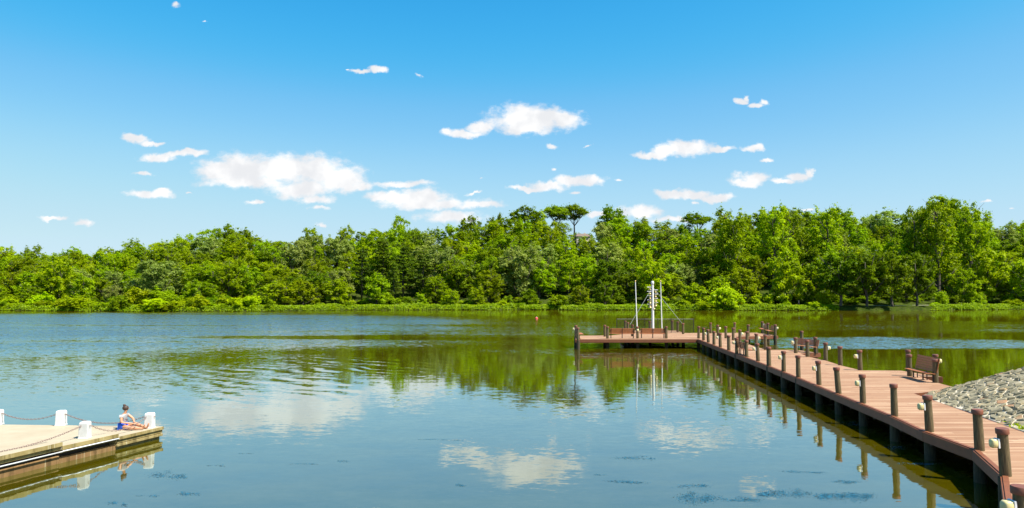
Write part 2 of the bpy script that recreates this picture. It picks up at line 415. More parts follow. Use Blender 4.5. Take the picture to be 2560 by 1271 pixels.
def smooth_by_angle(o, ang=40):
    me = o.data
    me.polygons.foreach_set('use_smooth', [True] * len(me.polygons))
    try: me.set_sharp_from_angle(angle=R(ang))
    except Exception: pass
    return o
CH = {}
def children(o):
    return [c for c in C.objects if c.parent == o]
def dup(o, kids=None):
    c = o.copy(); C.objects.link(c)
    for ch in (kids if kids is not None else children(o)):
        d = ch.copy(); C.objects.link(d); d.parent = c
    return c

# ------------------------------------------------------------------ lake
mb = MB(); mb.add([(-900, -60, 0), (900, -60, 0), (900, 300, 0), (-900, 300, 0)], [(0, 1, 2, 3)])
tag(mb.build('water', M['water']), 'calm lake water reflecting sky, clouds and trees', kind='structure')

# ------------------------------------------------------------------ far bank terrain
SKYL = [(-900, 625), (-200, 615), (0, 615), (60, 612), (230, 622), (290, 606), (360, 594), (450, 582), (560, 562), (640, 575), (700, 588), (745, 598), (778, 572),
        (820, 600), (850, 566), (900, 572), (960, 556), (1000, 542), (1040, 560), (1100, 566), (1160, 545), (1220, 535), (1300, 518), (1350, 520),
        (1400, 514), (1450, 512), (1480, 540), (1530, 513), (1570, 545), (1610, 533), (1680, 550), (1740, 532), (1780, 545), (1825, 517), (1870, 530), (1930, 510),
        (1990, 515), (2020, 535), (2070, 512), (2110, 520), (2140, 545), (2210, 520), (2270, 530), (2320, 505), (2350, 490), (2400, 505), (2440, 508),
        (2480, 545), (2520, 555), (2560, 540), (2700, 545), (3500, 560)]
def skyl(px): return float(np.interp(px, [a for a, b in SKYL], [b for a, b in SKYL]))
def shore_py(px): return float(np.interp(px, [0, 380, 700, 900, 1300, 1900, 2200, 2560], [776.5, 780, 778, 775.5, 775, 776.5, 777.5, 773.5]))
def shoreY(X):
    px = 1280 + X / 212.0 * FPX
    for _ in range(3):
        Y = HCAM * FPX / (shore_py(px) - HOR); px = 1280 + X / Y * FPX
    return Y + 1.0 * math.sin(X * .21) + .6 * math.sin(X * .53 + 1)
def crest(px):
    Y = 300.0; return max(3.0, HCAM + (HOR - min(skyl(px) + 12, 640)) / FPX * Y - 15.0)
PLX = np.linspace(-1400, 4200, 60); PLH = np.array([np.mean([crest(x + dx) for dx in (-120, -60, 0, 60, 120)]) for x in PLX])
def ground_z(X, Y):
    t = Y - shoreY(X)
    if t < 0: return -0.6 + 0.3 * max(t, -2) if t < -0.01 else 0
    bank = min(t / 2.6, 1.0); bank = 1.15 * (bank * (2 - bank))
    H = float(np.interp(1280 + X / max(Y, 50) * FPX, PLX, PLH))
    k = min(max((t - 10) / 82.0, 0), 1); k = k * k * (3 - 2 * k) * .55 + k * .45
    return bank + (H - 1.15) * k
xs = list(np.linspace(-700, -190, 14)) + list(np.linspace(-185, 185, 150)) + list(np.linspace(190, 700, 14))
ts = [-6, -1.0, 0, .6, 1.3, 2.6, 5, 8, 12, 20, 30, 42, 55, 70, 92, 120, 250, 700, 2500]
vs = []; fs = []
for t in ts:
    for X in xs:
        Y = shoreY(X) + t
        z = ground_z(X, Y) if t > -.5 else -.15 - .15 * (-t)
        if t > 3: z += .25 * math.sin(X * .13 + t * .2)
        vs.append((X * (1 + max(t - 120, 0) / 700.0), Y, z))
nx = len(xs)
for j in range(len(ts) - 1):
    for i in range(nx - 1): fs.append((j * nx + i, j * nx + i + 1, (j + 1) * nx + i + 1, (j + 1) * nx + i))
mb = MB(); mb.add(vs, fs)
tag(mb.build('hillside_ground', M['ground'], smooth=True), 'wooded hillside ground rising behind the far shore', kind='structure')
# path on the far bank
vs = []; fs = []; pxs = np.linspace(20, 150, 80)
for i, X in enumerate(pxs):
    Y = shoreY(X) + 5.4
    for d in (0, 2.2): vs.append((X, Y + d, ground_z(X, Y + d) + .25 * math.sin(X * .13 + 1) * 0 + .22))
for i in range(len(pxs) - 1): fs.append((2 * i, 2 * i + 2, 2 * i + 3, 2 * i + 1))
mb = MB(); mb.add(vs, fs)
tag(mb.build('path', M['path']), 'pale gravel path along the far shore', kind='structure')

# ------------------------------------------------------------------ foliage generators
def leaves_mesh(name, mat, pos, nrm, size, rng, elong=1.25):
    n = len(pos)
    nrm = nrm / np.linalg.norm(nrm, axis=1, keepdims=True)
    rv = rng.normal(size=(n, 3)); t = np.cross(nrm, rv); t /= np.linalg.norm(t, axis=1, keepdims=True)
    b = np.cross(nrm, t); s = size[:, None] * .5
    q = np.empty((n, 4, 3))
    q[:, 0] = pos - t * s * elong; q[:, 1] = pos - b * s * .75; q[:, 2] = pos + t * s * elong; q[:, 3] = pos + b * s * .75
    me = bpy.data.meshes.new(name)
    me.vertices.add(4 * n); me.vertices.foreach_set('co', q.reshape(-1).astype('f4'))
    me.loops.add(4 * n); me.loops.foreach_set('vertex_index', np.arange(4 * n, dtype='i4'))
    me.polygons.add(n); me.polygons.foreach_set('loop_start', np.arange(0, 4 * n, 4, dtype='i4'))
    me.materials.append(mat); me.update(calc_edges=True); me.validate()
    return me
def clumps_to_leaves(cl, rng, per, lsize, spread=1.0, upbias=.55):
    P = []; Nn = []; S = []
    for (c, r, fl) in cl:
        k = max(8, int(per * r * r))
        d = rng.normal(size=(k, 3)); d /= np.linalg.norm(d, axis=1, keepdims=True)
        d[:, 2] = np.where(d[:, 2] < -.35, -d[:, 2], d[:, 2])
        rr = r * rng.uniform(.62, 1.08, size=(k, 1)) * spread
        p = np.array(c) + d * rr * np.array([1, 1, fl])
        P.append(p); Nn.append(d + rng.normal(size=(k, 3)) * .55 + np.array([0, 0, upbias])); S.append(rng.uniform(.7, 1.3, k) * lsize)
    return np.concatenate(P), np.concatenate(Nn), np.concatenate(S)

def tree_proto(kind, seed):
    """returns (crown mesh, trunk mesh, nominal height)"""
    rng = np.random.default_rng(seed); rnd = random.Random(seed)
    cl = []; tr = MB()
    if kind == 'broad':
        Ht, rad, base, per, ls, mat = 17.0, 6.0, .07, 84, .46, 'leaf'
        n = 46
    elif kind == 'dark':
        Ht, rad, base, per, ls, mat = 16.0, 6.2, .10, 84, .46, 'leaf_dark'; n = 46
    elif kind == 'grove':
        Ht, rad, base, per, ls, mat = 16.0, 6.6, .24, 84, .46, 'leaf_dark'; n = 46
    elif kind == 'tall':
        Ht, rad, base, per, ls, mat = 22.0, 4.9, .10, 80, .44, 'leaf'; n = 56
    elif kind == 'silver':
        Ht, rad, base, per, ls, mat = 15.0, 5.8, .06, 92, .40, 'leaf_silver'; n = 50
    elif kind == 'young':
        Ht, rad, base, per, ls, mat = 10.0, 4.2, .07, 110, .42, 'leaf'; n = 40
    elif kind == 'shrub':
        Ht, rad, base, per, ls, mat = 5.0, 3.4, .0, 150, .34, 'leaf_lime'; n = 34
    elif kind == 'umbrella':
        Ht, rad, base, per, ls, mat = 17.0, 6.0, .48, 75, .40, 'leaf_dark'; n = 30
    elif kind == 'pine':
        Ht, rad, base, per, ls, mat = 21.0, 3.7, .22, 60, .42, 'needle'; n = 0
    H0 = Ht * base; Hc = Ht - H0
    if kind == 'pine':
        z = H0; tr.tube([(0, 0, -1), (0, 0, Ht * .5), (0, 0, Ht - .6)], [.34, .2, .04], 8)
        while z < Ht - .8:
            f = (z - H0) / Hc; rr = rad * (1 - f) ** .75 + .5
            for k in range(rnd.randint(4, 6)):
                a = rnd.uniform(0, 6.28); L = rr * rnd.uniform(.65, 1.1)
                for q in (.45, .8, 1.0):
                    cl.append(((math.cos(a) * L * q, math.sin(a) * L * q, z + L * q * .16 + rnd.uniform(-.25, .25)), .62 + .35 * (1 - q), .34))
                tr.tube([(0, 0, z), (math.cos(a) * L, math.sin(a) * L, z + L * .16)], [.09, .03], 5)
            z += rnd.uniform(1.15, 1.7)
        cl.append(((0, 0, Ht - .5), .55, 1.1))
    else:
        big = []
        if kind == 'umbrella':
            for k in range(7):
                a = k * 2.4 + rnd.uniform(-.5, .5); big.append((math.cos(a) * rad * rnd.uniform(.2, .7), math.sin(a) * rad * rnd.uniform(.2, .7), H0 + Hc * rnd.uniform(.35, .75), rad * .36))
            big.append((0, 0, Ht - rad * .42, rad * .4))
            for (x, y, h, r) in big:
                for q in range(13):
                    d = rng.normal(size=3); d /= np.linalg.norm(d); d[2] = abs(d[2]); rr = r * rnd.uniform(.5, 1.1)
                    cl.append(((x + d[0] * rr, y + d[1] * rr, min(h + d[2] * rr * .8, Ht - .5)), rnd.uniform(.6, 1.0), .7))
        else:
            peak = {'young': .30, 'shrub': .36, 'tall': .50}.get(kind, .46)      # height of the widest girth
            lob = {'tall': .30, 'young': .20, 'shrub': .14}.get(kind, .22)
            ph = [(rnd.uniform(0, 6.28), rnd.randint(2, 4), rnd.uniform(3, 7), rnd.uniform(0, 6.28)) for _ in range(4)]
            def env(f, a):      # girth at relative height f, bearing a
                g = math.sqrt(max(0, 1 - ((f - peak) / (1.02 - peak)) ** 2)) if f > peak else math.sqrt(max(0, 1 - ((peak - f) / (peak + .22)) ** 2))
                if kind == 'young': g *= (1.0 - .35 * max(f - peak, 0))
                m = sum(math.sin(n_ * a + p_ + v_ * f) * math.cos(v_ * f * 1.3 + q_) for p_, n_, v_, q_ in ph) / 2.2
                return g * (1 + lob * m)
            npl, per_pl, pr_, pz = {'shrub': (13, 8, .34, .95), 'young': (17, 8, .27, .95), 'tall': (30, 9, .27, 1.7), 'silver': (22, 11, .29, 1.15), 'dark': (22, 11, .30, 1.1)}.get(kind, (22, 11, .31, .98))
            for k in range(npl):          # each bough carries a plume of leaf clumps
                f = .03 + .90 * (k + .5) / npl; a = k * 2.39996 + rnd.uniform(-.5, .5); q = env(f, a) * rnd.uniform(.50, .84)
                px_, py_, pz0 = math.cos(a) * rad * q, math.sin(a) * rad * q, H0 + Hc * f
                rx_ = rad * pr_ * rnd.uniform(.75, 1.25); rz_ = rx_ * pz * rnd.uniform(.8, 1.3)
                for j in range(per_pl):
                    d = rng.normal(size=3); d /= np.linalg.norm(d); d[2] = abs(d[2]) if rnd.random() < .35 else d[2]
                    t_ = rnd.uniform(.35, 1.0); taper = 1 - .35 * max(d[2], 0)
                    cl.append(((px_ + d[0] * rx_ * t_ * taper, py_ + d[1] * rx_ * t_ * taper, pz0 + d[2] * rz_ * t_), rnd.uniform(.42, .95) * (rad / 6.0) ** .55 * taper, rnd.uniform(.7, 1.1)))
                if rnd.random() < (.7 if kind == 'tall' else .3): cl.append(((px_ * 1.04, py_ * 1.04, pz0 + rz_ * 1.12), .42, 1.3))
            for k in range(int(npl * 1.4)):   # some depth inside
                f = rnd.uniform(.08, .8); a = rnd.uniform(0, 6.28); q = env(f, a) * rnd.uniform(.1, .45)
                cl.append(((math.cos(a) * rad * q, math.sin(a) * rad * q, H0 + Hc * f), rnd.uniform(.6, 1.1) * (rad / 6.0) ** .55, .9))
            zt = max(c_[0][2] + c_[1] * c_[2] for c_ in cl); zf_ = (Ht - H0) / (zt - H0)
            cl = [((c_[0][0], c_[0][1], H0 + (c_[0][2] - H0) * zf_), c_[1], c_[2]) for c_ in cl]
            for k in range(9):
                f = (k + .6) / 9.5; a = k * 2.4; q = env(f, a) * .72
                big.append((math.cos(a) * rad * q, math.sin(a) * rad * q, H0 + Hc * f, rad * .4))
            big.append((0, 0, Ht * .9, 1))
        # trunk and limbs
        tr0 = .030 * Ht ** .9
        if kind == 'shrub':
            for k in range(5):
                a = k * 1.26; tr.tube([(0, 0, -.3), (math.cos(a) * .7, math.sin(a) * .7, 1.4), (math.cos(a) * 1.3, math.sin(a) * 1.3, 2.8)], [.09, .06, .03], 6)
        else:
            wob = [(rnd.uniform(-.25, .25), rnd.uniform(-.25, .25)) for _ in range(5)]
            top = Ht * (.80 if kind != 'umbrella' else .72)
            tp = [(0, 0, -1.0), (0, 0, .15)] + [(wob[i][0], wob[i][1], top * (i + 1) / 5) for i in range(5)]
            tr.tube(tp, [tr0 * 1.6, tr0 * 1.15, tr0, tr0 * .85, tr0 * .65, tr0 * .45, tr0 * .2], 8)
            for (x, y, h, r) in big[:-1]:
                z0 = max(H0 * .8 if kind != 'umbrella' else Ht * .35, h - math.hypot(x, y) * 1.2 - .8)
                zf = min(z0 / top, .98)
                tr.tube([(0, 0, z0), (x * .5, y * .5, z0 + (h - z0) * .42), (x, y, h)], [tr0 * .42, tr0 * .28, tr0 * .10], 6)
                for q in range(3):
                    tr.tube([(x * .6, y * .6, z0 + (h - z0) * .55), (x + rnd.uniform(-1, 1) * r, y + rnd.uniform(-1, 1) * r, h + rnd.uniform(.1, .7) * r)], [tr0 * .16, tr0 * .05], 5)
    P, Nn, S = clumps_to_leaves(cl, rng, per, ls)
    if kind == 'umbrella' or kind == 'tall':   # loose: drop leaves to open gaps
        keep = rng.random(len(P)) < .85; P, Nn, S = P[keep], Nn[keep], S[keep]
    # loose leaves filling between the clumps
    k = int(len(P) * .30); i1 = rng.integers(0, len(P), k); P3 = P[i1] + rng.normal(size=(k, 3)) * .42 * (Ht / 17) ** .5; pass
    P = np.concatenate([P, P3]); Nn = np.concatenate([Nn, rng.normal(size=(k, 3)) + np.array([0, 0, .6])]); S = np.concatenate([S, np.full(k, ls * .8)])
    # twigs poking out of the outline
    k = rng.integers(0, len(P), 260); P2 = P[k] + rng.normal(size=(260, 3)) * .45; P2[:, 2] = np.minimum(P2[:, 2] + .1, Ht * 1.04)
    P = np.concatenate([P, P2]); Nn = np.concatenate([Nn, rng.normal(size=(260, 3))]); S = np.concatenate([S, np.full(260, ls)])
    crown = leaves_mesh(kind + '_crown', M[mat], P, Nn, S, rng)
    tm = bpy.data.meshes.new(kind + '_trunk'); tm.from_pydata(tr.v, [], tr.f); tm.materials.append(M['bark']); tm.update()
    tm.polygons.foreach_set('use_smooth', [True] * len(tm.polygons))
    return crown, tm, Ht

PR = {k: [tree_proto(k, 100 * i + j) for j in range(nv)] for i, (k, nv) in enumerate(
      (('broad', 5), ('dark', 4), ('grove', 3), ('tall', 5), ('silver', 3), ('young', 3), ('shrub', 4), ('umbrella', 2), ('pine', 3)))}
NAMES = dict(broad='broadleaf_tree', dark='broadleaf_tree', grove='broadleaf_tree', tall='tall_tree', silver='silver_leaved_tree', young='young_tree', shrub='shrub', umbrella='flat_topped_tree', pine='pine_tree')
CATS = dict(shrub='shrub', pine='pine tree')
TREES = []
rt = random.Random(21)
def put_tree(kind, px, top_py, back, label, group=None, width=1.0, hmin=None, mat=None):
    """a tree standing 'back' metres behind the shore; its height reaches the surveyed top"""
    Y = 215 + back
    for _ in range(4):
        X = (px - 1280) / FPX * Y; Y = shoreY(X) + back
    X = (px - 1280) / FPX * Y
    gz = ground_z(X, Y) - .15
    h = at_dist(px, top_py, Y).z - gz
    var = PR[kind][rt.randrange(len(PR[kind]))]
    h = max(h, hmin or 1.2)
    s = h / var[2]; sw = s ** .6 * width * rt.uniform(.95, 1.15) * (1.04 if kind in ('broad', 'dark', 'tall', 'silver') else .98)
    root = empty(NAMES[kind], (X, Y, gz), rt.uniform(0, 6.28), label, CATS.get(kind, 'tree'), group)
    for nm, me in (('crown', var[0]), ('trunk', var[1])):
        o = bpy.data.objects.new(nm, me); C.objects.link(o); o.parent = root
        if mat and nm == 'crown':
            o.material_slots[0].link = 'OBJECT'; o.material_slots[0].material = M[mat]
    root.scale = (sw, sw, s); TREES.append((px, top_py, back))
    return root

# trees one can single out (photo survey)
T = [
 ('silver', 395, 650, 20, 'wide grey-green silvery tree standing out of the woods at left', 1.35),
 ('silver', 283, 710, 10, 'small silvery blue-green tree just above the left shore shrubs', .8),
 ('broad', 778, 568, 92, 'rounded olive tree alone on the skyline right of the big left cloud', .75),
 ('broad', 862, 563, 92, 'skyline tree with sky showing through, beside the notch in the treeline', .7),
 ('umbrella', 1388, 513, 96, 'flat-topped spreading tree on the skyline with bare limbs against blue sky', 1.25),
 ('umbrella', 1436, 510, 98, 'flat-topped skyline tree touching the right side of its thin-limbed twin', 1.2),
 ('dark', 1533, 511, 94, 'dark round-headed tree alone on the skyline in front of a white cloud', .85),
 ('umbrella', 1745, 531, 94, 'flat spreading skyline tree above the right of the bell mast', 1.1),
 ('dark', 1312, 516, 92, 'dense dark skyline tree left of the two flat-topped trees', 1.05),
 ('dark', 1175, 540, 93, 'dark tree on the skyline under the long low cloud', .8),
 ('dark', 1240, 532, 95, 'dark small-headed skyline tree between two cloud gaps', .7),
 ('broad', 1000, 539, 90, 'rounded pale tree that makes the first high point of the centre skyline', .7),
 ('broad', 560, 560, 92, 'rounded tree at the top of the left hill skyline', .85),
 ('pine', 905, 618, 24, 'dark pine at the left end of the pine clump', 1.1),
 ('pine', 958, 596, 30, 'tall dark pine in the middle of the pine clump', 1.15),
 ('pine', 1008, 612, 24, 'dark broad-boughed pine behind the bright young maple', 1.15),
 ('pine', 1058, 622, 26, 'dark pine at the right end of the pine clump', 1.1),
 ('pine', 985, 655, 16, 'shorter dark pine with bare lower trunk near the water', .9),
 ('silver', 745, 600, 50, 'pale grey-green tree half way up the slope left of the pines', 1.0),
 ('silver', 1105, 610, 30, 'pale silvery tall tree right of the pine clump', .9),
 ('silver', 1300, 605, 22, 'rounded pale green tree with silvery leaves left of centre shore shrubs', 1.1),
 ('silver', 2215, 520, 92, 'pale grey-green domed tree on the right skyline', 1.4),
 ('silver', 2085, 585, 50, 'silvery-leaved tree on the slope above the dark shore grove', 1.0),
 ('young', 683, 702, 8, 'dark green young tree standing on the grassy bank, left of two like it', 1.1),
 ('young', 757, 696, 8, 'lighter layered young tree on the grassy bank', 1.15),
 ('young', 848, 692, 9, 'spreading young tree on the grass with tiered boughs', 1.3),
 ('young', 942, 680, 9, 'bright green young maple standing before the dark pines', 1.05),
 ('young', 1052, 732, 7, 'small bright bushy tree at the foot of the pines', .9),
 ('young', 1130, 722, 5, 'lime green small tree by the water right of the pines', 1.0),
 ('young', 1192, 716, 5, 'darker bushy small tree by the water next to a lime one', 1.2),
 ('young', 1270, 738, 5, 'low dark bushy tree on the centre bank', 1.0),
 ('young', 1320, 722, 6, 'bushy small tree left of the round lime shrub', 1.1),
 ('young', 1450, 712, 5, 'loose dark green small tree right of the round lime shrub', 1.1),
 ('dark', 1512, 698, 7, 'domed dark green tree overhanging the water left of the bell mast', .75),
 ('broad', 1630, 648, 14, 'broad mid-green tree directly behind the bell mast', .95),
 ('young', 1735, 706, 8, 'open light green small tree left of the big rounded willow', 1.25),
 ('shrub', 1808, 708, 3, 'largest rounded bright green willow shrub overhanging the far shore', 1.25),
 ('shrub', 1396, 737, 3, 'round lime shrub alone at the waterline of the centre shore', 1.35),
 ('shrub', 343, 718, 6, 'tall lime shrub clump on the left shore', 1.15),
 ('shrub', 447, 748, 3, 'low rounded shrub at the left waterline with another beside it', 1.2),
 ('shrub', 496, 736, 3, 'upright dark-footed shrub at the left waterline', 1.0),
 ('shrub', 30, 742, 6, 'lime shrub at the far left edge of the shore', 1.3),
 ('shrub', 110, 730, 8, 'yellow-green mounded shrub on the left shore', 1.5),
 ('shrub', 185, 748, 4, 'spreading lime shrub over the left waterline', 1.5),
 ('shrub', 410, 716, 14, 'shrub with dark hollow behind the left waterline shrubs', 1.1),
 ('young', 210, 684, 14, 'light green tree above the left shrubs', 1.0),
 ('young', 482, 700, 12, 'round-topped yellow-green tree behind the left shore shrubs', 1.0),
 ('broad', 150, 640, 22, 'light green tree half way up the far left wood', .8),
 ('young', 1965, 642, 10, 'bright conical tree left of the dark shore grove', 1.2),
 ('young', 2030, 655, 14, 'small-crowned tree between the conical tree and the dark grove', .9),
 ('grove', 2100, 626, 3.2, 'leftmost spreading dark tree of the shore grove casting shade on the bank', 1.0),
 ('grove', 2165, 628, 3.2, 'second spreading dark tree of the shore grove with its trunk showing', 1.0),
 ('grove', 2228, 630, 3.2, 'third spreading dark tree of the shore grove with its trunk showing', 1.0),
 ('grove', 2290, 632, 3.2, 'rightmost spreading dark tree of the shore grove', .95),
 ('tall', 2345, 488, 26, 'tallest tree of the right woods, its tip the highest point of the skyline', 1.0),
 ('tall', 2430, 502, 28, 'tall airy tree right of the highest treetop', .9),
 ('tall', 2290, 512, 34, 'tall pale tree left of the highest treetop', .85),
 ('tall', 2070, 512, 40, 'broad-topped tree on the skyline with small gaps of sky', 1.1),
 ('tall', 1828, 515, 26, 'tall green tree rising behind the big rounded willow', .95),
 ('tall', 1935, 508, 34, 'tall feathery tree on the skyline left of the broad-topped one', .9),
 ('tall', 1985, 516, 40, 'tall feathery tree touching the broad-topped skyline tree', .8),
 ('broad', 2565, 640, 8, 'pale yellow-green tree leaning in at the right edge of the shore', 1.2),
 ('broad', 2470, 620, 14, 'mid-green tree near the right edge shore', .95),
 ('shrub', 2225, 748, 12, 'small bright shrub seen between the trunks of the dark grove', .6),
 ('shrub', 2060, 730, 9, 'light feathery shrub left of the dark grove', .9),
 ('shrub', 1965, 752, 5, 'low light shrub beside the white-shirted walker', .8),
 ('shrub', 1905, 735, 8, 'mounded shrub right of the big rounded willow', 1.2),
 ('shrub', 2350, 728, 10, 'star-shaped light shrub right of the dark grove', .8),
 ('shrub', 2440, 726, 10, 'pale loose shrub in front of dark woods at right', .8),
 ('shrub', 2530, 748, 3, 'low wide shrub at the right edge waterline', 1.4),
 ('shrub', 1258, 748, 3, 'small shrub at the centre waterline', .9),
 ('shrub', 1640, 748, 3, 'light green low shrub behind the bell mast at the waterline', 1.0),
 ('shrub', 1710, 748, 3, 'light green shrub right of the bell mast at the waterline', 1.1),
 ('shrub', 640, 742, 10, 'bright rounded shrub on the bank left of the young trees', 1.0),
 ('shrub', 565, 738, 8, 'light green shrub right of the left shore shrubs', 1.0),
]
for (k, px, py, back, lab, wd) in T: put_tree(k, px, py, back, lab, None, wd)
# the woods behind
ZONES = [(-200, 260, 'above the concrete dock'), (260, 620, 'on the left hill'), (620, 880, 'left of the pines'), (880, 1120, 'around the dark pines'),
         (1120, 1380, 'in the centre woods'), (1380, 1600, 'left of the bell mast'), (1600, 1860, 'right of the bell mast'),
         (1860, 2120, 'above the pale path'), (2120, 2400, 'above the dark shore grove'), (2400, 2900, 'in the right edge woods')]
DEPTH = {0: 'on the skyline', 1: 'just below the skyline', 2: 'high on the slope', 3: 'half way up the slope', 4: 'low on the slope', 5: 'in the lowest row'}
KIND_TXT = dict(broad='mid green tree', dark='dark green tree', tall='tall airy tree', silver='grey-green tree')
ALIKE = {}
rf = random.Random(5)
for row, (back, frac, step) in enumerate(((93, .0, 40), (74, .10, 44), (55, .22, 48), (38, .34, 50), (25, .46, 54), (14, .58, 60))):
    px = -70 + row * 13
    while px < 2630:
        x = px + rf.uniform(-14, 14)
        t0 = skyl(x)
        top = t0 + frac * (775 - t0) + rf.uniform(-9, 15) + (3 if row == 0 else 0)
        b = back + rf.uniform(-5, 5)
        if 1428 < x < 1482 and row < 3: top = max(top, 590)
        if row == 0 and any(abs(x - a) < 34 and abs(b - c) < 18 and abs(t_ - top) < 24 for a, t_, c in TREES[:len(T)]):
            px += step * .6; continue
        if row >= 4 and any(abs(x - a) < 30 and abs(c - b) < 12 for a, t_, c in TREES[:len(T)]):
            px += step * .7; continue
        if row == 0 and 1470 < x < 1500: px += step * .5; continue
        q = rf.random()
        if x < 700: k = 'broad' if q < .62 else ('silver' if q < .74 else ('dark' if q < .84 else 'tall'))
        elif x < 1250: k = 'broad' if q < .40 else ('silver' if q < .58 else ('dark' if q < .75 else 'tall'))
        else: k = 'tall' if q < .46 else ('broad' if q < .74 else ('silver' if q < .84 else 'dark'))
        zone = next(z for a, b_, z in ZONES if a <= x < b_)
        lab = KIND_TXT[k] + ' ' + DEPTH[row] + ' ' + zone
        ALIKE.setdefault((KIND_TXT[k], DEPTH[row] + ' ' + zone), []).append((x, put_tree(k, x, top, b, lab, 'woodland ' + KIND_TXT[k].split(' ', 1)[1] + 's ' + DEPTH[row] + ' ' + zone, rf.uniform(.9, 1.15), hmin=8 if row < 5 else 6)))
        px += step * rf.uniform(.8, 1.15)
# undergrowth shrubs filling the forest foot, shade under the trees painted as darker leaves
px = -40
while px < 2620:
    x = px + rf.uniform(-8, 8)
    if not (2090 < x < 2335):
        zone = next(z for a, b_, z in ZONES if a <= x < b_)
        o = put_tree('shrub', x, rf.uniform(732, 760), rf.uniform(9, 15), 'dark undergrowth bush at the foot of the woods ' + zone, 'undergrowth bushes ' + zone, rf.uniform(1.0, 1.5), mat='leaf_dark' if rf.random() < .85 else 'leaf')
        ALIKE.setdefault(('undergrowth bush', 'at the wood foot ' + zone), []).append((x, o))
    else:
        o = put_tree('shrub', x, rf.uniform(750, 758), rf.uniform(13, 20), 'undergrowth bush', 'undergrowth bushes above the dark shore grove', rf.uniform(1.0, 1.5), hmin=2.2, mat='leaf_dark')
        ALIKE.setdefault(('undergrowth bush', 'behind the dark shore grove trunks'), []).append((x, o))
    px += 30 * rf.uniform(.8, 1.2)

# low shrubs leaning over the water
px = -30
while px < 2600:
    x = px + rf.uniform(-6, 6); dense = x < 640
    if not (2085 < x < 2335):
        zone = next(z for a, b_, z in ZONES if a <= x < b_)
        o = put_tree('shrub', x, rf.uniform(752, 768) if not dense else rf.uniform(738, 764), rf.uniform(1.0, 5.5), 'small green bush at the water edge ' + zone, 'waterside bushes ' + zone, rf.uniform(.9, 1.6), mat=None if rf.random() < .45 else ('leaf' if rf.random() < .6 else 'leaf_dark'))
        ALIKE.setdefault(('waterside bush', 'at the water edge ' + zone), []).append((x, o))
    px += (34 if dense else 200) * rf.uniform(.6, 1.5)

RANK = ['leftmost', 'second', 'third', 'fourth', 'fifth', 'sixth', 'seventh', 'eighth', 'ninth', 'tenth', 'eleventh', 'twelfth', 'thirteenth', 'fourteenth', 'fifteenth', 'sixteenth', 'seventeenth', 'eighteenth', 'nineteenth', 'twentieth']
for (what, where), items in ALIKE.items():
    items.sort(key=lambda t_: t_[0])
    for i, (x_, o) in enumerate(items):
        if len(items) == 1: o['label'] = 'single ' + what + ' ' + where
        elif i == 0: o['label'] = 'leftmost ' + what + ' ' + where
        else: o['label'] = RANK[min(i, 19)] + ' ' + what + ' from left ' + where
# bank grass: one mass nobody could count
rng = np.random.default_rng(3)
P = []; Nn = []; S = []
for i in range(24000):
    X = rng.uniform(-160, 168)
    t = rng.uniform(-.3, 4.8); Y = shoreY(X) + max(t, .05)
    px = 1280 + X / Y * FPX
    if math.sin(X * 1.9 + 2 * math.sin(X * .31)) + rng.normal(0, .5) < -.75: continue
    h = .20 + .60 * max(0, math.sin(X * .37 + t * .8) * math.sin(X * .113 + 2) + .25 * math.sin(X * 1.3)) + rng.uniform(0, .25)
    if 2092 < px < 2325: continue
    z = ground_z(X, Y)
    k = 5
    P.append(np.stack([X + rng.normal(0, .28, k), Y + rng.normal(0, .28, k), z + rng.uniform(0.05, h, k)], 1))
    Nn.append(np.stack([rng.normal(0, .6, k), -.35 + rng.normal(0, .5, k), np.full(k, .7)], 1)); S.append(rng.uniform(.20, .36, k))
gm = leaves_mesh('bank_grass', M['grass'], np.concatenate(P), np.concatenate(Nn), np.concatenate(S), rng, 1.5)
go = bpy.data.objects.new('bank_grass', gm); C.objects.link(go)
tag(go, 'bright lime grass and weeds along the far shore', 'grass', kind='stuff')

# ------------------------------------------------------------------ house on the ridge
hp = at_dist(1455, 582, 288)
h = empty('house', (hp.x, hp.y, hp.z - 5.2), R(8), 'small brown-roofed house half hidden by trees on the ridge', 'house')
h.scale = (.6, .6, .6); h.location.z += 1.0
m_ = MB(); m_.box((0, 0, 1.6), (9, 7, 5.2)); m_.build('wall', M['siding'], h)
m_ = MB(); m_.add([(-5, -4, 4.2), (5, -4, 4.2), (5, 4, 4.2), (-5, 4, 4.2), (-3.5, 0, 6.3), (3.5, 0, 6.3)], [(0, 1, 5, 4), (1, 2, 5), (2, 3, 4, 5), (3, 0, 4), (3, 2, 1, 0)])
rfo = m_.build('roof', M['roof'], h)
m_ = MB(); m_.box((2, .5, 6.1), (.9, .9, 1.6)); m_.build('chimney', M['siding'], rfo)
for x in (-2.6, 0, 2.6):
    m_ = MB(); m_.box((x, -3.53, 2.6), (1.1, .08, 1.3)); m_.build('window', M['glass'], h)

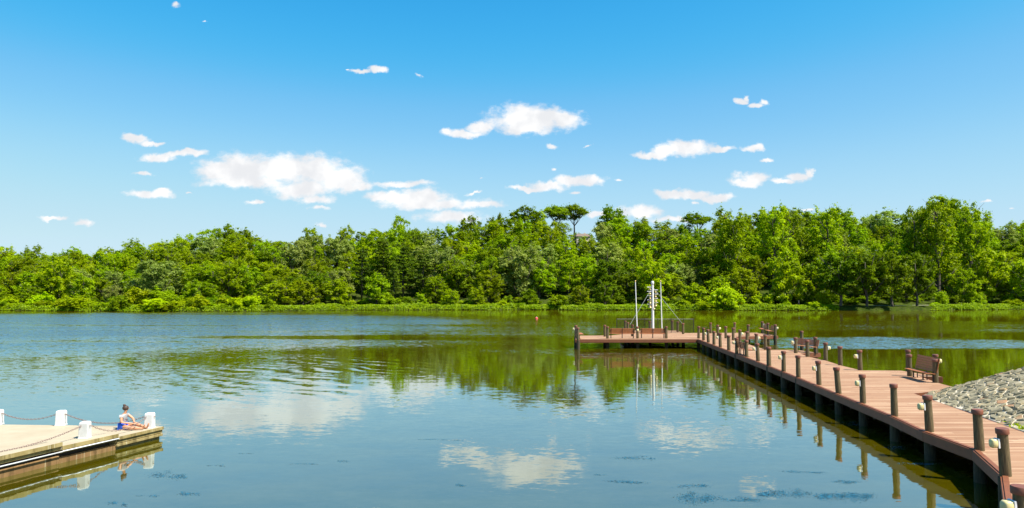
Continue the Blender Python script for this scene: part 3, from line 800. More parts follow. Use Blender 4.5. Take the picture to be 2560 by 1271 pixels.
# ------------------------------------------------------------------ boardwalk pier
DZ = 0.9
EDGE_L = [Vector((x, y, DZ)) for x, y in ()]
def P2(px, py): g = G(px, py, DZ); return (g.x, g.y)
left = [P2(1744, 848.6), P2(1922, 916.2), P2(1995, 945.6), P2(2087, 984), P2(2227, 1041), P2(2310, 1080), P2(2435, 1125), P2(2507, 1189), (8.55, 12.5), (6.6, 8.0)]
right = [(10.8, 7.0), (13.6, 13.0), (15.4, 18.0), P2(2560, 1082), P2(2283, 984), P2(2397, 972), P2(2345, 958), P2(2297, 941), P2(2354, 942.6), P2(2250, 926.8), P2(2152, 926.5),
         P2(2101, 914), P2(2064, 902), P2(2019, 892), P2(2000, 884), P2(2050, 883), P2(1988, 875), P2(1914, 875), P2(1850, 855), P2(1838, 842),
         P2(1944, 840), P2(1892, 832.2), P2(1711, 833), P2(1689, 826.5), (12.6, 84.0), (12.1, 77.5), P2(1525, 839), P2(1452, 839.5), P2(1439.5, 844)]
poly = [P2(1439.5, 848.7)] + left + right
pier = empty('boardwalk_pier', (0, 0, 0), 0, 'long reddish-brown boardwalk pier on pilings running out to a platform', 'pier')
def poly_sheet(poly, z0, z1, name, mat, parent):
    from mathutils.geometry import tessellate_polygon
    bm = bmesh.new(); k = len(poly)
    top = [bm.verts.new((x, y, z1)) for x, y in poly]; bot = [bm.verts.new((x, y, z0)) for x, y in poly]
    for t in tessellate_polygon([[Vector((x, y, 0)) for x, y in poly]]):
        bm.faces.new([top[i] for i in t]); bm.faces.new([bot[i] for i in reversed(t)])
    for i in range(k): bm.faces.new([top[i], top[(i + 1) % k], bot[(i + 1) % k], bot[i]])
    bmesh.ops.recalc_face_normals(bm, faces=bm.faces)
    me = bpy.data.meshes.new(name); bm.to_mesh(me); bm.free(); me.materials.append(mat)
    o = bpy.data.objects.new(name, me); C.objects.link(o)
    if parent: o.parent = parent
    return o
poly_sheet(poly, DZ - .04, DZ, 'deck', M['deck'], pier)
# fascia boards round the outline, and a raised edge strip on the walkway's left side
n = len(poly); area = sum(poly[i][0] * poly[(i + 1) % n][1] - poly[(i + 1) % n][0] * poly[i][1] for i in range(n))
fb = MB(); pads = []
for i in range(n):
    a, b = Vector((*poly[i], 0)), Vector((*poly[(i + 1) % n], 0)); d = (b - a)
    if d.length < .05: continue
    nrm = Vector((d.y, -d.x, 0)).normalized() * (1 if area > 0 else -1); pads.append((a, b, nrm))
    o_ = nrm * .028; dd = d.normalized() * .028
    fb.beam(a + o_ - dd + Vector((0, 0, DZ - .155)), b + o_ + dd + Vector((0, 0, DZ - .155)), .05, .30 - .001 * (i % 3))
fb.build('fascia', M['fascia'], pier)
st = MB()
for i in range(1, 9):
    a, b = Vector((*poly[i], DZ + .012)), Vector((*poly[i + 1], DZ + .012)); nn = pads[i][2]
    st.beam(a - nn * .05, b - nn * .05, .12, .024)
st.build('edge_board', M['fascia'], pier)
# joists and beams under the deck
jb = MB()
def xspan(y):                      # crossings of the outline with a line of constant y
    r = []
    for i in range(n):
        (x0, y0), (x1, y1) = poly[i], poly[(i + 1) % n]
        if (y0 - y) * (y1 - y) < 0: r.append(x0 + (x1 - x0) * (y - y0) / (y1 - y0))
    return sorted(r)
y = 8.5
while y < 83.5:
    r = xspan(y)
    for a, b in zip(r[::2], r[1::2]):
        if b - a > .6: jb.box(((a + b) / 2, y, DZ - .24), (b - a - .16, .12, .34))
    y += 2.45
jb.build('cross_beam', M['under'], pier)
lb = MB()
for off in (.55, 1.5, 2.4):
    for i in range(1, 8):
        a, b = Vector((*poly[i], DZ - .16)), Vector((*poly[i + 1], DZ - .16)); nn = pads[i][2]
        lb.beam(a - nn * off, b - nn * off, .07, .22)
lb.build('joist', M['under'], pier)

# posts: (px, top_py, lamp side, group edge)
def T2(px, top, h=1.15): g = G(px, top, DZ + h); return (g.x, g.y)
def make_post_meshes():
    m1 = MB(); m1.lathe([(.128, -.02), (.132, .0), (.130, .3), (.122, .75), (.120, 1.04)], 18)
    m2 = MB(); m2.lathe([(.146, 0), (.150, .02), (.150, .12), (.140, .135), (.05, .142)], 18)
    return m1, m2
m1, m2 = make_post_meshes()
proto = empty('wooden_post', (0, 0, -50)); sh = m1.build('shaft', M['post_wood'], proto, smooth=False); cp = m2.build('cap', M['cap'], proto, loc=(0, 0, 1.02))
smooth_by_angle(sh); smooth_by_angle(cp)
lm = MB(); lm.box((0, 0, 0), (.05, .21, .27)); LPLATE = lm
lg = MB()
prof = [(0, .30), (.09, .125), (.16, .115), (.195, .085), (.205, .0)]
ring = []
for (dx, r) in [(.025, .105), (.08, .112), (.15, .108), (.185, .088), (.195, .02)]:
    ring.append([(-dx, r * math.copysign(abs(math.cos(a)) ** .6, math.cos(a)) * .95, r * 1.2 * math.copysign(abs(math.sin(a)) ** .6, math.sin(a))) for a in [2 * math.pi * k / 16 for k in range(16)]])
vv = [p for r_ in ring for p in r_]; ff = []
for i in range(len(ring) - 1):
    for k in range(16): ff.append((i * 16 + k, i * 16 + (k + 1) % 16, (i + 1) * 16 + (k + 1) % 16, (i + 1) * 16 + k))
ff.append(tuple((len(ring) - 1) * 16 + k for k in range(16)))
lg.add(vv, ff)
lamp0 = LPLATE.build('lamp', M['lamp_plate'], proto, bevel=.008); shade0 = lg.build('lamp_shade', M['lamp_cream'], lamp0, smooth=True)
PILES = []
rp = random.Random(11)
def put_post(x, y, label, group, lamp=None, h=1.15, lean=None, wide=1.0):
    c = proto.copy(); C.objects.link(c); c.location = (x, y, DZ); tag(c, label, 'post', group)
    c.rotation_euler = (rp.uniform(-.015, .015), lean if lean is not None else rp.uniform(-.02, .02), rp.uniform(0, 6.28) * 0)
    c.scale = (wide, wide, h / 1.15)
    for ch in (sh, cp):
        d = ch.copy(); C.objects.link(d); d.parent = c
    if lamp is not None:
        d = lamp0.copy(); C.objects.link(d); d.parent = c
        a = R(lamp); d.location = (math.cos(a) * .150, math.sin(a) * .150, .80); d.rotation_euler = (0, 0, a + math.pi); d.scale = (.86, .86, .86)
        e = shade0.copy(); C.objects.link(e); e.parent = d
    PILES.append((x, y)); return c
ORD = ['nearest', 'second', 'third', 'fourth', 'fifth', 'sixth', 'seventh', 'eighth', 'ninth', 'tenth', 'eleventh', 'twelfth', 'thirteenth', 'fourteenth', 'fifteenth', 'sixteenth', 'seventeenth', 'eighteenth', 'nineteenth', 'twentieth', 'farthest']
L_ROW = [(2524, 1209, 180, 1.15, 0, 1.05, None), (2514, 1189.5, 180, None, -.05, 1.0, 'b'), (2449, 1126, None, None, -.03, 1.0, 'b'), (2324, 1079, 180, None, -.03, 1.0, 'b'), (2236.5, 1040.5, None, None, -.01, .92, 'b'),
         (2157.5, 1008.6, 180, None, .0, .9, 'b'), (2096.6, 984.3, None, None, -.06, .95, 'b'), (2047.5, 962.6, 180, None, -.02, .9, 'b'), (1996, 944.3, None, None, -.01, .9, 'b'), (1959.3, 929.7, 180, None, .01, .92, 'b'),
         (1922.3, 915.4, None, None, .0, 1.05, 'b'), (1895.2, 903.5, 180, None, -.04, .95, 'b'), (1866.4, 893, None, None, .0, .95, 'b'), (1842, 885, 180, None, .0, .95, 'b'), (1822, 876.4, None, None, .0, 1.0, 'b'),
         (1801, 868.6, 180, None, -.02, 1.0, 'b'), (1785, 862.3, None, None, .0, 1.0, 'b'), (1771, 856.7, 180, None, -.04, 1.0, 'b'), (1759, 851.4, None, None, .0, 1.0, 'b'), (1746.5, 846.6, None, None, .02, 1.0, 'b')]
for i, (px, py, lp, hh, lean, wd, mode) in enumerate(L_ROW):
    x, y = P2(px, py) if mode == 'b' else T2(px, py)
    if i == 0: x, y = 8.78, 12.62
    lab = ('nearest' if i == 0 else ORD[i] + ' nearest' if i < 19 else 'farthest') + " wooden post on the walkway's left edge" + (', carrying a cream lamp' if lp else ', without lamp')
    put_post(x, y, lab, "posts along the walkway's left edge", lp, lean=lean, wide=wd)
put_post(9.85, 13.6, 'post cut off by the right edge of the picture, opposite the nearest lamp post', "posts along the walkway's right edge", None, h=1.2)
# posts along the right edge of the walkway
RR = [(2339, 957, 'b', None, "post at the near end of the nearest bench's seat"), (2338, 886.6, 't', 0, 'post behind the near end of the nearest bench, small white lamp box'),
      (2273, 886.6, 't', None, 'front post at the far end of the nearest bench'), (2269.5, 875, 't', None, 'rear post at the far end of the nearest bench'),
      (2150.6, 926, 'b', 180, 'cream-lamped post where the deck widens before the nearest bench'), (2101, 913.6, 'b', None, 'plain post on the right edge between two lamped ones'),
      (2064, 901, 'b', 0, 'post on the right edge with a lamp on its right side facing the water'), (2019, 892.3, 'b', None, 'post standing in front of the middle right bench'),
      (2038.6, 882.5, 'b', None, 'post at the near end of the middle right bench'), (2004, 828, 't', None, 'post at the far end of the middle right bench'),
      (1989.6, 883.3, 'b', 180, 'lamped post at the corner of the middle bump-out'), (1914, 875, 'b', None, 'post at the inner corner of the middle bump-out'),
      (1890, 834.5, 't', 0, 'right edge post with a lamp, first behind the middle bump-out'), (1867, 829, 't', None, 'right edge post directly behind the left-edge bench'),
      (1849, 825, 't', 0, 'right edge post with lamp where the platform arm begins'), (1832.5, 820, 't', None, 'plain right edge post next to the platform corner'),
      (1814, 816.5, 't', None, 'slim post at the platform inner corner'), (1794.5, 813, 't', 0, 'lamped post at the mouth of the walkway on the platform')]
for (px, py, md, lp, lab) in RR:
    x, y = P2(px, py) if md == 'b' else T2(px, py)
    put_post(x, y, lab, "posts along the walkway's right edge", lp)
PP = [(1776.5, 807.3, 't', None, 'post on the back edge of the platform, left of its twin'), (1836.5, 806.7, 't', None, 'post on the back edge of the right platform arm'),
      (1870.5, 812.3, 't', None, 'post on the back of the right arm nearest its bench'), (1905.8, 804.5, 't', 0, 'lamped post at the far end of the right arm bench'),
      (1919.8, 808.3, 't', None, 'post in the middle of the right arm bench'), (1937.5, 812, 't', 0, 'post with round cream lamp at the corner of the right arm'),
      (1439.3, 814, 't', 180, 'lamped post at the far corner of the left platform arm'), (1445, 819.5, 't', None, 'post at the near corner of the left platform arm'),
      (1512, 813.2, 't', None, 'post on the back edge of the left arm'), (1518.7, 847, 'b', None, 'post left of the left platform bench'),
      (1594, 846.7, 'b', 270, 'lamped post between the two platform benches'), (1666, 846.7, 'b', None, 'post right of the right platform bench'),
      (1563, 802.6, 't', None, 'leftmost post of the three behind the platform fence'), (1570, 806.8, 't', None, 'middle post of the three behind the platform fence'),
      (1580.6, 812.6, 't', None, 'rightmost post of the three, behind the left bench'), (1624.5, 804, 't', None, 'post just left of the bell mast'),
      (1681, 802, 't', None, 'post right of the white poles at the back of the platform'), (1694, 804.7, 't', None, 'thin post second from the right of the fenced area'),
      (1707.7, 808.6, 't', None, 'post that the right guy wire is tied to')]
for (px, py, md, lp, lab) in PP:
    x, y = P2(px, py) if md == 'b' else T2(px, py)
    put_post(x, y, lab, 'posts around the platform', lp)
for o in (proto, sh, cp, lamp0, shade0): bpy.data.objects.remove(o, do_unlink=True)
# pilings: parts of the pier, under the posts
for i, (x, y) in enumerate(PILES):
    m_ = MB(); m_.lathe([(.17, -1.2), (.17, 0.1), (.165, DZ - .05)], 12, (x, y, 0)); smooth_by_angle(m_.build('piling', M['pile_wood'], pier))
for i in range(1, 9):       # inner row
    a, b = Vector((*poly[i], 0)), Vector((*poly[i + 1], 0)); L = (b - a).length; k = max(1, int(L / 3.6)); nn = pads[i][2]
    for j in range(k):
        p = a.lerp(b, (j + .5) / k) - nn * 2.3
        m_ = MB(); m_.lathe([(.15, -1.2), (.15, DZ - .05)], 10, (p.x, p.y, 0)); smooth_by_angle(m_.build('piling', M['pile_wood'], pier))

# ------------------------------------------------------------------ benches
def make_bench(L, slats=5):
    r = empty('park_bench')
    s = MB()
    for k, yy in enumerate((.06, .18, .30, .42)): s.box((0, -yy - .02, .455 - .02 * (k == 0)), (L, .105, .035))
    s.build('seat', M['bench_wood'], r, bevel=.006)
    b = MB()
    for k in range(slats - 1):
        z = .50 + k * .118; yb = .045 + (z - .45) * .22
        mt = Matrix.Translation((0, yb, z + .05)) @ Matrix.Rotation(R(-12), 4, 'X')
        b.box((0, 0, 0), (L, .032, .108), mat=mt)
    b.build('backrest', M['bench_wood'], r, bevel=.006)
    for x in (-L / 2 + .12, 0, L / 2 - .12):
        g = MB()
        g.beam((x, -.10, 0), (x, -.10, .43), .055, .055); g.beam((x, -.46, .425), (x, .07, .425), .05, .03)
        g.beam((x, .07, .41), (x, .07 + (slats - 1) * .026 + .012, .50 + (slats - 1) * .118), .045, .03, up=Vector((0, 1, 0))); g.box((x, -.10, .012), (.14, .18, .024))
        g.beam((x, .09, 0.0), (x, .09, .44), .04, .04)
        g.build('leg', M['dark_metal'], r)
    return r
def put_bench(b, A, B, label, inset=0.0):
    """back line runs from A to B (ground points); faces to the right of A->B"""
    A = Vector((*A, DZ)); B = Vector((*B, DZ)); d = B - A; mid = (A + B) / 2
    b.location = mid; b.rotation_euler = (0, 0, math.atan2(d.y, d.x)); tag(b, label, 'bench', 'slatted wooden benches on the pier'); return b
b0 = make_bench(2.42); kids = children(b0)
ax, ay = P2(1524, 846.2); bx, by = P2(1587, 846.2)
put_bench(b0, (bx, by), (ax, ay), 'left bench of the two on the platform, its slatted back to the camera')
def another(A, B, label): return put_bench(dup(b0, kids), A, B, label)
ax, ay = P2(1600, 846.2); bx, by = P2(1664, 846.2)
another((bx, by), (ax, ay), 'right bench of the two on the platform, its slatted back to the camera')
another((6.35, 69.0), (6.35, 71.4), 'bench seen end-on at the left end of the platform')
A = Vector((21.55, 37.9)); B = Vector((21.45, 40.4)); 
nb = make_bench(2.45, 7); put_bench(nb, (21.25, 38.3), (20.97, 35.85), 'nearest and largest bench, facing the walkway beside the stones')
x1, y1 = P2(2000, 878.2); x2, y2 = P2(2036, 882.6)
another((x1, y1), (x2, y2), 'bench on the middle bump-out between two posts')
x1, y1 = P2(1868, 892.4); x2, y2 = P2(1843.5, 884.2)
another((x1, y1), (x2, y2), 'bench on the left edge of the walkway with its back to the open water')
x1, y1 = T2(1905, 804.5); x2, y2 = T2(1921, 808.3); x3, y3 = T2(1937.5, 812)
another((x1, y1), (x2 - .1, y2 + .1), 'far bench of the pair on the right platform arm')
another((x2, y2 - .1), (x3, y3), 'near bench of the pair on the right platform arm')

# ------------------------------------------------------------------ bell mast, poles, fence
MY = 78.8
mx = (1631 - 1280) / FPX * MY
mast = empty('bell_mast', (mx, MY, DZ), 0, 'thick white mast hung with bronze bells on short crossarms', 'bell mast')
topz = at_dist(1629, 702.8, MY).z - DZ
m_ = MB(); m_.lathe([(.20, 0), (.20, .05), (.140, .06), (.134, topz * .5), (.118, topz - .5), (.112, topz - .42)], 20); smooth_by_angle(m_.build('mast_pole', M['white_paint'], mast))
m_ = MB(); m_.lathe([(.10, topz - .42), (.15, topz - .36), (.17, topz - .22), (.15, topz - .1), (.09, topz - .02), (.02, topz)], 16); smooth_by_angle(m_.build('finial', M['white_paint'], mast))
def bellz(py): return at_dist(1629, py, MY).z - DZ
def bell(x, z, s):
    m_ = MB(); m_.lathe([(.04, 0), (.09, -.02), (.11, -.09), (.125, -.20), (.17, -.29), (.19, -.31)], 14)
    m_.v = [(a * s + x, b * s, c * s + z) for a, b, c in m_.v]; smooth_by_angle(m_.build('bell', M['bell'], mast))
for k, py in enumerate((718.2, 728.8, 739.5, 750.2, 760.8)):
    z = bellz(py); m_ = MB(); m_.box((-.33, 0, z), (.52, .09, .07)); m_.build('crossarm', M['white_paint'], mast, bevel=.008)
    bell(-.30, z - .06, .62 + .10 * k)
for k, py in enumerate((725.2, 735.5, 746.2, 756.8)):
    z = bellz(py); m_ = MB(); m_.box((.33, 0, z), (.48, .09, .07)); m_.build('crossarm', M['white_paint'], mast, bevel=.008)
    bell(.31, z - .06, .66 + .12 * k)
bell(.14, bellz(766), .95)
ql = T2(1574, 810); qr = T2(1707.7, 808.6)
m_ = MB(); a = Vector((-.1, 0, bellz(722))); b = Vector((at_dist(1575, 811, 77).x - mx, 77 - MY, 1.0)); m_.tube([a, b], .014, 6); m_.build('guy_wire', M['wire'], mast)
m_ = MB(); a = Vector((.1, 0, bellz(720))); b = Vector((qr[0] - mx, qr[1] - MY, 1.0)); m_.tube([a, b], .014, 6); m_.build('guy_wire', M['wire'], mast)
for (pt, pb, yb, lab) in ((1588.4, 1592, 73.0, 'slim white pole left of the bell mast, gold ball on top'), (1651.4, 1653.5, 77.5, 'slim white pole right of the bell mast, gold ball on top')):
    f = empty('flagpole', ((pb - 1280) / FPX * yb, yb, DZ), 0, lab, 'pole', 'slim white poles beside the bell mast')
    tp = at_dist(pt, 705.5, yb); dx = tp.x - f.location.x; tz = tp.z - DZ
    m_ = MB(); m_.tube([(0, 0, 0), (dx * .5, 0, tz * .5), (dx, 0, tz)], [.058, .050, .038], 12); smooth_by_angle(m_.build('pole', M['white_paint'], f))
    m_ = MB(); m_.lathe([(.02, 0), (.07, .04), (.085, .09), (.06, .14), (.01, .17)], 12, (dx, 0, tz)); smooth_by_angle(m_.build('ball', M['bell'], f))
    m_ = MB(); m_.lathe([(.13, 0), (.13, .03), (.08, .05)], 12); m_.build('base_plate', M['white_paint'], f)
FY = 79.6
fz1 = at_dist(1640, 798, FY).z - DZ
fence = empty('wire_fence', ((1637 - 1280) / FPX * FY, FY, DZ), 0, 'thin dark wire mesh fence across the back of the platform', 'fence')
def fx(px): return (px - 1637) / FPX * FY
FP = [1541, 1585, 1610.5, 1643.5, 1676, 1707.5, 1732.5]
for k, p in enumerate(FP):
    m_ = MB(); m_.box((fx(p), 0, fz1 / 2 + .02), (.07 if k in (0, 6) else .045, .05, fz1 + .04)); m_.build('fence_post', M['dark_metal'], fence)
me_ = MB(); x = fx(1541)
while x < fx(1732.5): me_.box((x, 0, fz1 / 2), (.016, .012, fz1 - .05)); x += .085
z = .03
while z < fz1: me_.box(((fx(1541) + fx(1732.5)) / 2, .012, z), (fx(1732.5) - fx(1541), .012, .014)); z += .14
me_.build('wire_mesh', M['dark_metal'], fence)
m_ = MB(); m_.box((0 + (fx(1541) + fx(1732.5)) / 2, .0, fz1), (fx(1732.5) - fx(1541), .035, .03)); m_.build('top_rail', M['wire'], fence)

# ------------------------------------------------------------------ stone embankment
def xe(y): return 16.55 + (y - 23) * .155
def emb_z(x, y):
    a = .80 + .372 * (x - xe(y) - .05); ds = .47 * (x - 17.8) - .88 * (y - 32.2); b = .76 + .45 * ds if ds > 0 else .76 + .8 * ds
    k = .25; hh = max(k - abs(a - b), 0) / k
    return min(a, b) - hh * hh * k * .25 + .05 * math.sin(x * 1.3) * math.sin(y * 1.1)
emb = empty('stone_embankment', (20.5, 29, 0), 0, 'sloping bank of mortared grey and tan stones rising beside the pier', 'embankment')
E0 = Vector((20.5, 29, 0))
vs = []; fs = []; NXE, NYE = 50, 66
for j in range(NYE):
    y = 10 + 27.5 * j / (NYE - 1)
    x0 = xe(y) + .06 if y < 31.9 else xe(31.9) + .06 + (y - 31.9) * 1.95 + .1
    for i in range(NXE):
        x = x0 + (44 - x0) * (i / (NXE - 1)) ** 1.7; zz = emb_z(x, y)
        if i == 0: zz = -.8
        vs.append((x - E0.x, y - E0.y, max(zz, -.9)))
for j in range(NYE - 1):
    for i in range(NXE - 1): fs.append((j * NXE + i, j * NXE + i + 1, (j + 1) * NXE + i + 1, (j + 1) * NXE + i))
m_ = MB(); m_.add(vs, fs); m_.build('mortar_bed', M['mortar'], emb, smooth=True)
rs = random.Random(4)
cell = .31; pts = []
yy = 17.0
while yy < 36.6:
    xx = 15.4
    while xx < 27.0:
        pts.append((xx + rs.uniform(-.19, .19), yy + rs.uniform(-.16, .16))); xx += cell
    yy += cell * .72
pa = np.array(pts); sm = MB(); tones = []
for i, (x, y) in enumerate(pts):
    inside = ((x > xe(y) + .12) if y < 31.9 else (x > xe(31.9) + .25 + (y - 31.9) * 1.95)) and emb_z(x, y) > .1
    if not inside or y > 36.2: continue
    pg = [(-.45, -.4), (.45, -.4), (.45, .4), (-.45, .4)]
    dd = (pa - pa[i]); near = np.where((np.abs(dd[:, 0]) < .9) & (np.abs(dd[:, 1]) < .9))[0]
    for j in near:
        if j == i: continue
        mxn, myn = dd[j] / 2; L = math.hypot(*dd[j]); nxn, nyn = dd[j] / L; lim = L / 2 - .022
        out_ = []
        for a_, b_ in zip(pg, pg[1:] + pg[:1]):
            da, db = a_[0] * nxn + a_[1] * nyn - lim, b_[0] * nxn + b_[1] * nyn - lim
            if da <= 0: out_.append(a_)
            if da * db < 0: t_ = da / (da - db); out_.append((a_[0] + (b_[0] - a_[0]) * t_, a_[1] + (b_[1] - a_[1]) * t_))
        pg = out_
        if len(pg) < 3: break
    if len(pg) < 3: continue
    hgt = rs.uniform(.02, .07); tx, ty = rs.uniform(-.24, .24), rs.uniform(-.24, .24); k = len(pg)
    def pt(a_, b_, s_, hh): return (x + a_ * s_ - E0.x, y + b_ * s_ - E0.y, emb_z(x + a_ * s_, y + b_ * s_) + hh)
    v0 = [pt(a_, b_, 1, -.06) for a_, b_ in pg]; v1 = [pt(a_, b_, .96, max(hgt * .55 + a_ * tx + b_ * ty, .0)) for a_, b_ in pg]
    v2 = [pt(a_, b_, .78, max(hgt + a_ * tx + b_ * ty, .02)) for a_, b_ in pg]
    sm.add(v0 + v1 + v2, [(q, (q + 1) % k, k + (q + 1) % k, k + q) for q in range(k)] + [(k + q, k + (q + 1) % k, 2 * k + (q + 1) % k, 2 * k + q) for q in range(k)] + [tuple(range(2 * k, 3 * k))])
    tones += [min(.999, max(0, rs.gauss(.42, .24)))] * (2 * k + 1)
so_ = sm.build('stones', M['stone'], emb); so_['kind'] = 'stuff'
att = so_.data.attributes.new('tone', 'FLOAT', 'FACE'); att.data.foreach_set('value', tones)
# weeds along the foot of the stones
P = []; Nn = []; S = []
for (cx, cy, k, r) in ((16.95, 24.2, 60, .2), (16.7, 22.8, 80, .22)):
    P.append(np.stack([cx + rng.normal(0, r * .5, k), cy + rng.normal(0, r * 1.8, k), .86 + .36 * 0 + rng.uniform(0, .14, k)], 1)); Nn.append(rng.normal(size=(k, 3)) * .5 + np.array([0, -.3, .8])); S.append(rng.uniform(.05, .1, k))
gm = leaves_mesh('weeds', M['leaf'], np.concatenate(P), np.concatenate(Nn), np.concatenate(S), rng, 1.6)
go = bpy.data.objects.new('weeds', gm); C.objects.link(go); tag(go, 'low green weeds at the foot of the stones beside the deck', 'weeds', kind='stuff')

# ------------------------------------------------------------------ concrete dock (left)
def GZ(px, py, z): g = G(px, py, z); return Vector((g.x, g.y, 0))
Z1, Z2, Z3 = .45, .555, .675
tipR = GZ(408.5, 1066.3, Z1); s1 = GZ(295.4, 1092.3, Z1); s2a = GZ(296.3, 1084.4, Z2); s2b = GZ(155.7, 1115.3, Z2); s3a = GZ(155.7, 1105.4, Z3); s3b = GZ(0, 1140.6, Z3)
dirE = (s3b - s3a).normalized(); s3c = s3b + dirE * 13
bl = Vector((-1, .06, 0)).normalized()
dock = empty('concrete_dock', (-15, 24, 0), 0, 'pale concrete dock with stepped slabs and a rusty side wall', 'dock'); D0 = Vector((-15, 24, 0))
def slab(pr, name, z0, z1, mat, inset=0.0, bev=.012):
    m_ = MB(); m_.prism([(p.x - D0.x, p.y - D0.y) for p in pr], z0, z1); return m_.build(name, mat, dock, bevel=bev)
W = 12.0
def seg(a, b, z, thick, ins=0.0):
    # a far corner, b near corner, extends left by W
    nrm = Vector((dirE.y, -dirE.x, 0)) * -1
    if nrm.x > 0: nrm = -nrm
    a2, b2 = a + nrm * ins, b + nrm * ins
    return [a2, a2 + bl * W, b2 + bl * W, b2]
slab(seg(tipR, s1, 0, 0), 'deck_slab', Z1 - .11, Z1, M['dock_top'])
slab(seg(s2a, s2b, 0, 0), 'deck_slab', Z2 - .13, Z2, M['dock_top'])
slab(seg(s3a, s3c, 0, 0), 'deck_slab', Z3 - .13, Z3, M['dock_top'])
slab(seg(tipR, s1, 0, 0, .035), 'edge_beam', Z1 - .235, Z1 - .125, M['dock_side'])
slab(seg(tipR, s1, 0, 0, .012), 'edge_beam', Z1 - .34, Z1 - .25, M['dock_side'])
slab(seg(tipR, s1, 0, 0, .16), 'support_wall', -.8, Z1 - .10, M['dock_side'])
slab(seg(s2a, s2b, 0, 0, .05), 'edge_beam', Z2 - .235, Z2 - .14, M['dock_side'])
slab(seg(s3a, s3c, 0, 0, .05), 'edge_beam', Z3 - .25, Z3 - .14, M['dock_side'])
slab(seg(s2a, s2b, 0, 0, .30), 'support_wall', -.8, Z2 - .12, M['under'])
slab(seg(s3a, s3c, 0, 0, .32), 'support_wall', -.8, Z3 - .12, M['under'])
slab(seg(s2a, s2b, 0, 0, .10), 'rusty_wall', -.8, Z2 - .38, M['dock_wall'])
slab(seg(s3a, s3c, 0, 0, .10), 'rusty_wall', -.8, Z3 - .44, M['dock_wall'])
# slab faces towards the water carry their own weathered edge strip
def edge_strip(a, b, z0, z1):
    m_ = MB(); nrm = Vector((-dirE.y, dirE.x, 0)); nrm = nrm if nrm.x > 0 else -nrm
    a_ = a - D0 + nrm * .008; b_ = b - D0 + nrm * .008
    m_.beam(a_ + Vector((0, 0, (z0 + z1) / 2)), b_ + Vector((0, 0, (z0 + z1) / 2)), .02, z1 - z0); m_.build('edge_strip', M['dock_side'], dock)
edge_strip(tipR, s1, Z1 - .108, Z1 - .004); edge_strip(s2a, s2b, Z2 - .128, Z2 - .004); edge_strip(s3a, s3c, Z3 - .128, Z3 - .004)
nrmO = Vector((-dirE.y, dirE.x, 0)); nrmO = nrmO if nrmO.x > 0 else -nrmO
def pipe(a, b, z):
    m_ = MB(); m_.tube([a - D0 + nrmO * .03 + Vector((0, 0, z)), b - D0 + nrmO * .03 + Vector((0, 0, z))], .022, 8); m_.build('pipe', M['pipe'], dock, smooth=True)
pipe(s2a, s2b, Z2 - .165); pipe(s3a, s3c, Z3 - .30)

# bollards
bm_ = MB(); hw = .148
bm_.add([(-hw - .02, -hw - .02, 0), (hw + .02, -hw - .02, 0), (hw + .02, hw + .02, 0), (-hw - .02, hw + .02, 0), (-hw, -hw, .04), (hw, -hw, .04), (hw, hw, .04), (-hw, hw, .04),
         (-hw * .93, -hw * .93, .49), (hw * .93, -hw * .93, .49), (hw * .93, hw * .93, .49), (-hw * .93, hw * .93, .49), (-hw * .78, -hw * .78, .545), (hw * .78, -hw * .78, .545), (hw * .78, hw * .78, .545), (-hw * .78, hw * .78, .545)],
        [(3, 2, 1, 0)] + [(4 * r_ + i, 4 * r_ + (i + 1) % 4, 4 * r_ + 4 + (i + 1) % 4, 4 * r_ + 4 + i) for r_ in range(3) for i in range(4)] + [(12, 13, 14, 15)])
BO = {}
bol0 = None
for key, px, py, z, lab in (('tip', 374, 1070.0, Z1, 'white concrete bollard at the tip of the dock beside the seated person'), ('back', 152.5, 1063.5, Z1, 'white bollard on the far edge of the dock between two sagging chains'),
                            ('edge', 212, 1095.5, Z2, 'white bollard with a wider foot near the stepped edge of the dock'), ('cut', -6, 1061.5, Z1, 'white bollard cut off by the left edge of the picture'),
                            ('near', -150, 1170, Z3, 'white bollard outside the left edge holding the nearest chain')):
    g = G(px, py, z)
    if key == 'near': g = Vector((s3b.x, s3b.y, z)) + dirE * 2.2 - nrmO * .55; g.z = z
    if bol0 is None:
        bol0 = empty('bollard'); bol0.location = (g.x, g.y, z); bol0.rotation_euler = (0, 0, R(4)); body = bm_.build('body', M['bollard'], bol0, bevel=.015)
        m_ = MB(); m_.tube([(hw * .97, 0, .40), (hw + .04, 0, .40)], .018, 8); eye = m_.build('chain_eye', M['chain'], bol0); m_ = MB(); o = bol0; kb = [body, eye]
    else:
        o = dup(bol0, kb); o.location = (g.x, g.y, z)
    tag(o, lab, 'bollard', 'white bollards on the concrete dock'); BO[key] = Vector((g.x, g.y, z))
def chain(a, b, sag, lab, ha=.42, hb=.42):
    A = BO[a] + Vector((0, 0, ha)); B = BO[b] + Vector((0, 0, hb)); d = (B - A); d.z = 0; d.normalize(); A += d * hw; B -= d * hw
    L = (B - A).length; k = int(L / .075); m_ = MB(); P_ = []
    for i in range(k + 1):
        t = i / k; p = A.lerp(B, t); p.z -= sag * 4 * t * (1 - t); P_.append(p)
    for i in range(k):
        p, q = P_[i], P_[i + 1]; dv = (q - p).normalized(); side = Vector((0, 0, 1)).cross(dv).normalized()
        if i % 2: side = side.cross(dv)
        loop = [(p + q) / 2 + dv * .052 * math.cos(x_) + side * .024 * math.sin(x_) for x_ in [2 * math.pi * j / 8 for j in range(8)]]
        m_.tube(loop + [loop[0]], .008, 5, caps=False)
    o = m_.build('chain', M['chain'], smooth=True); tag(o, lab, 'chain', 'sagging iron chains between the bollards')
chain('cut', 'back', .22, 'chain sagging between the left-cut bollard and the far-edge bollard')
chain('back', 'tip', .30, 'long chain sagging behind the seated person to the tip bollard')
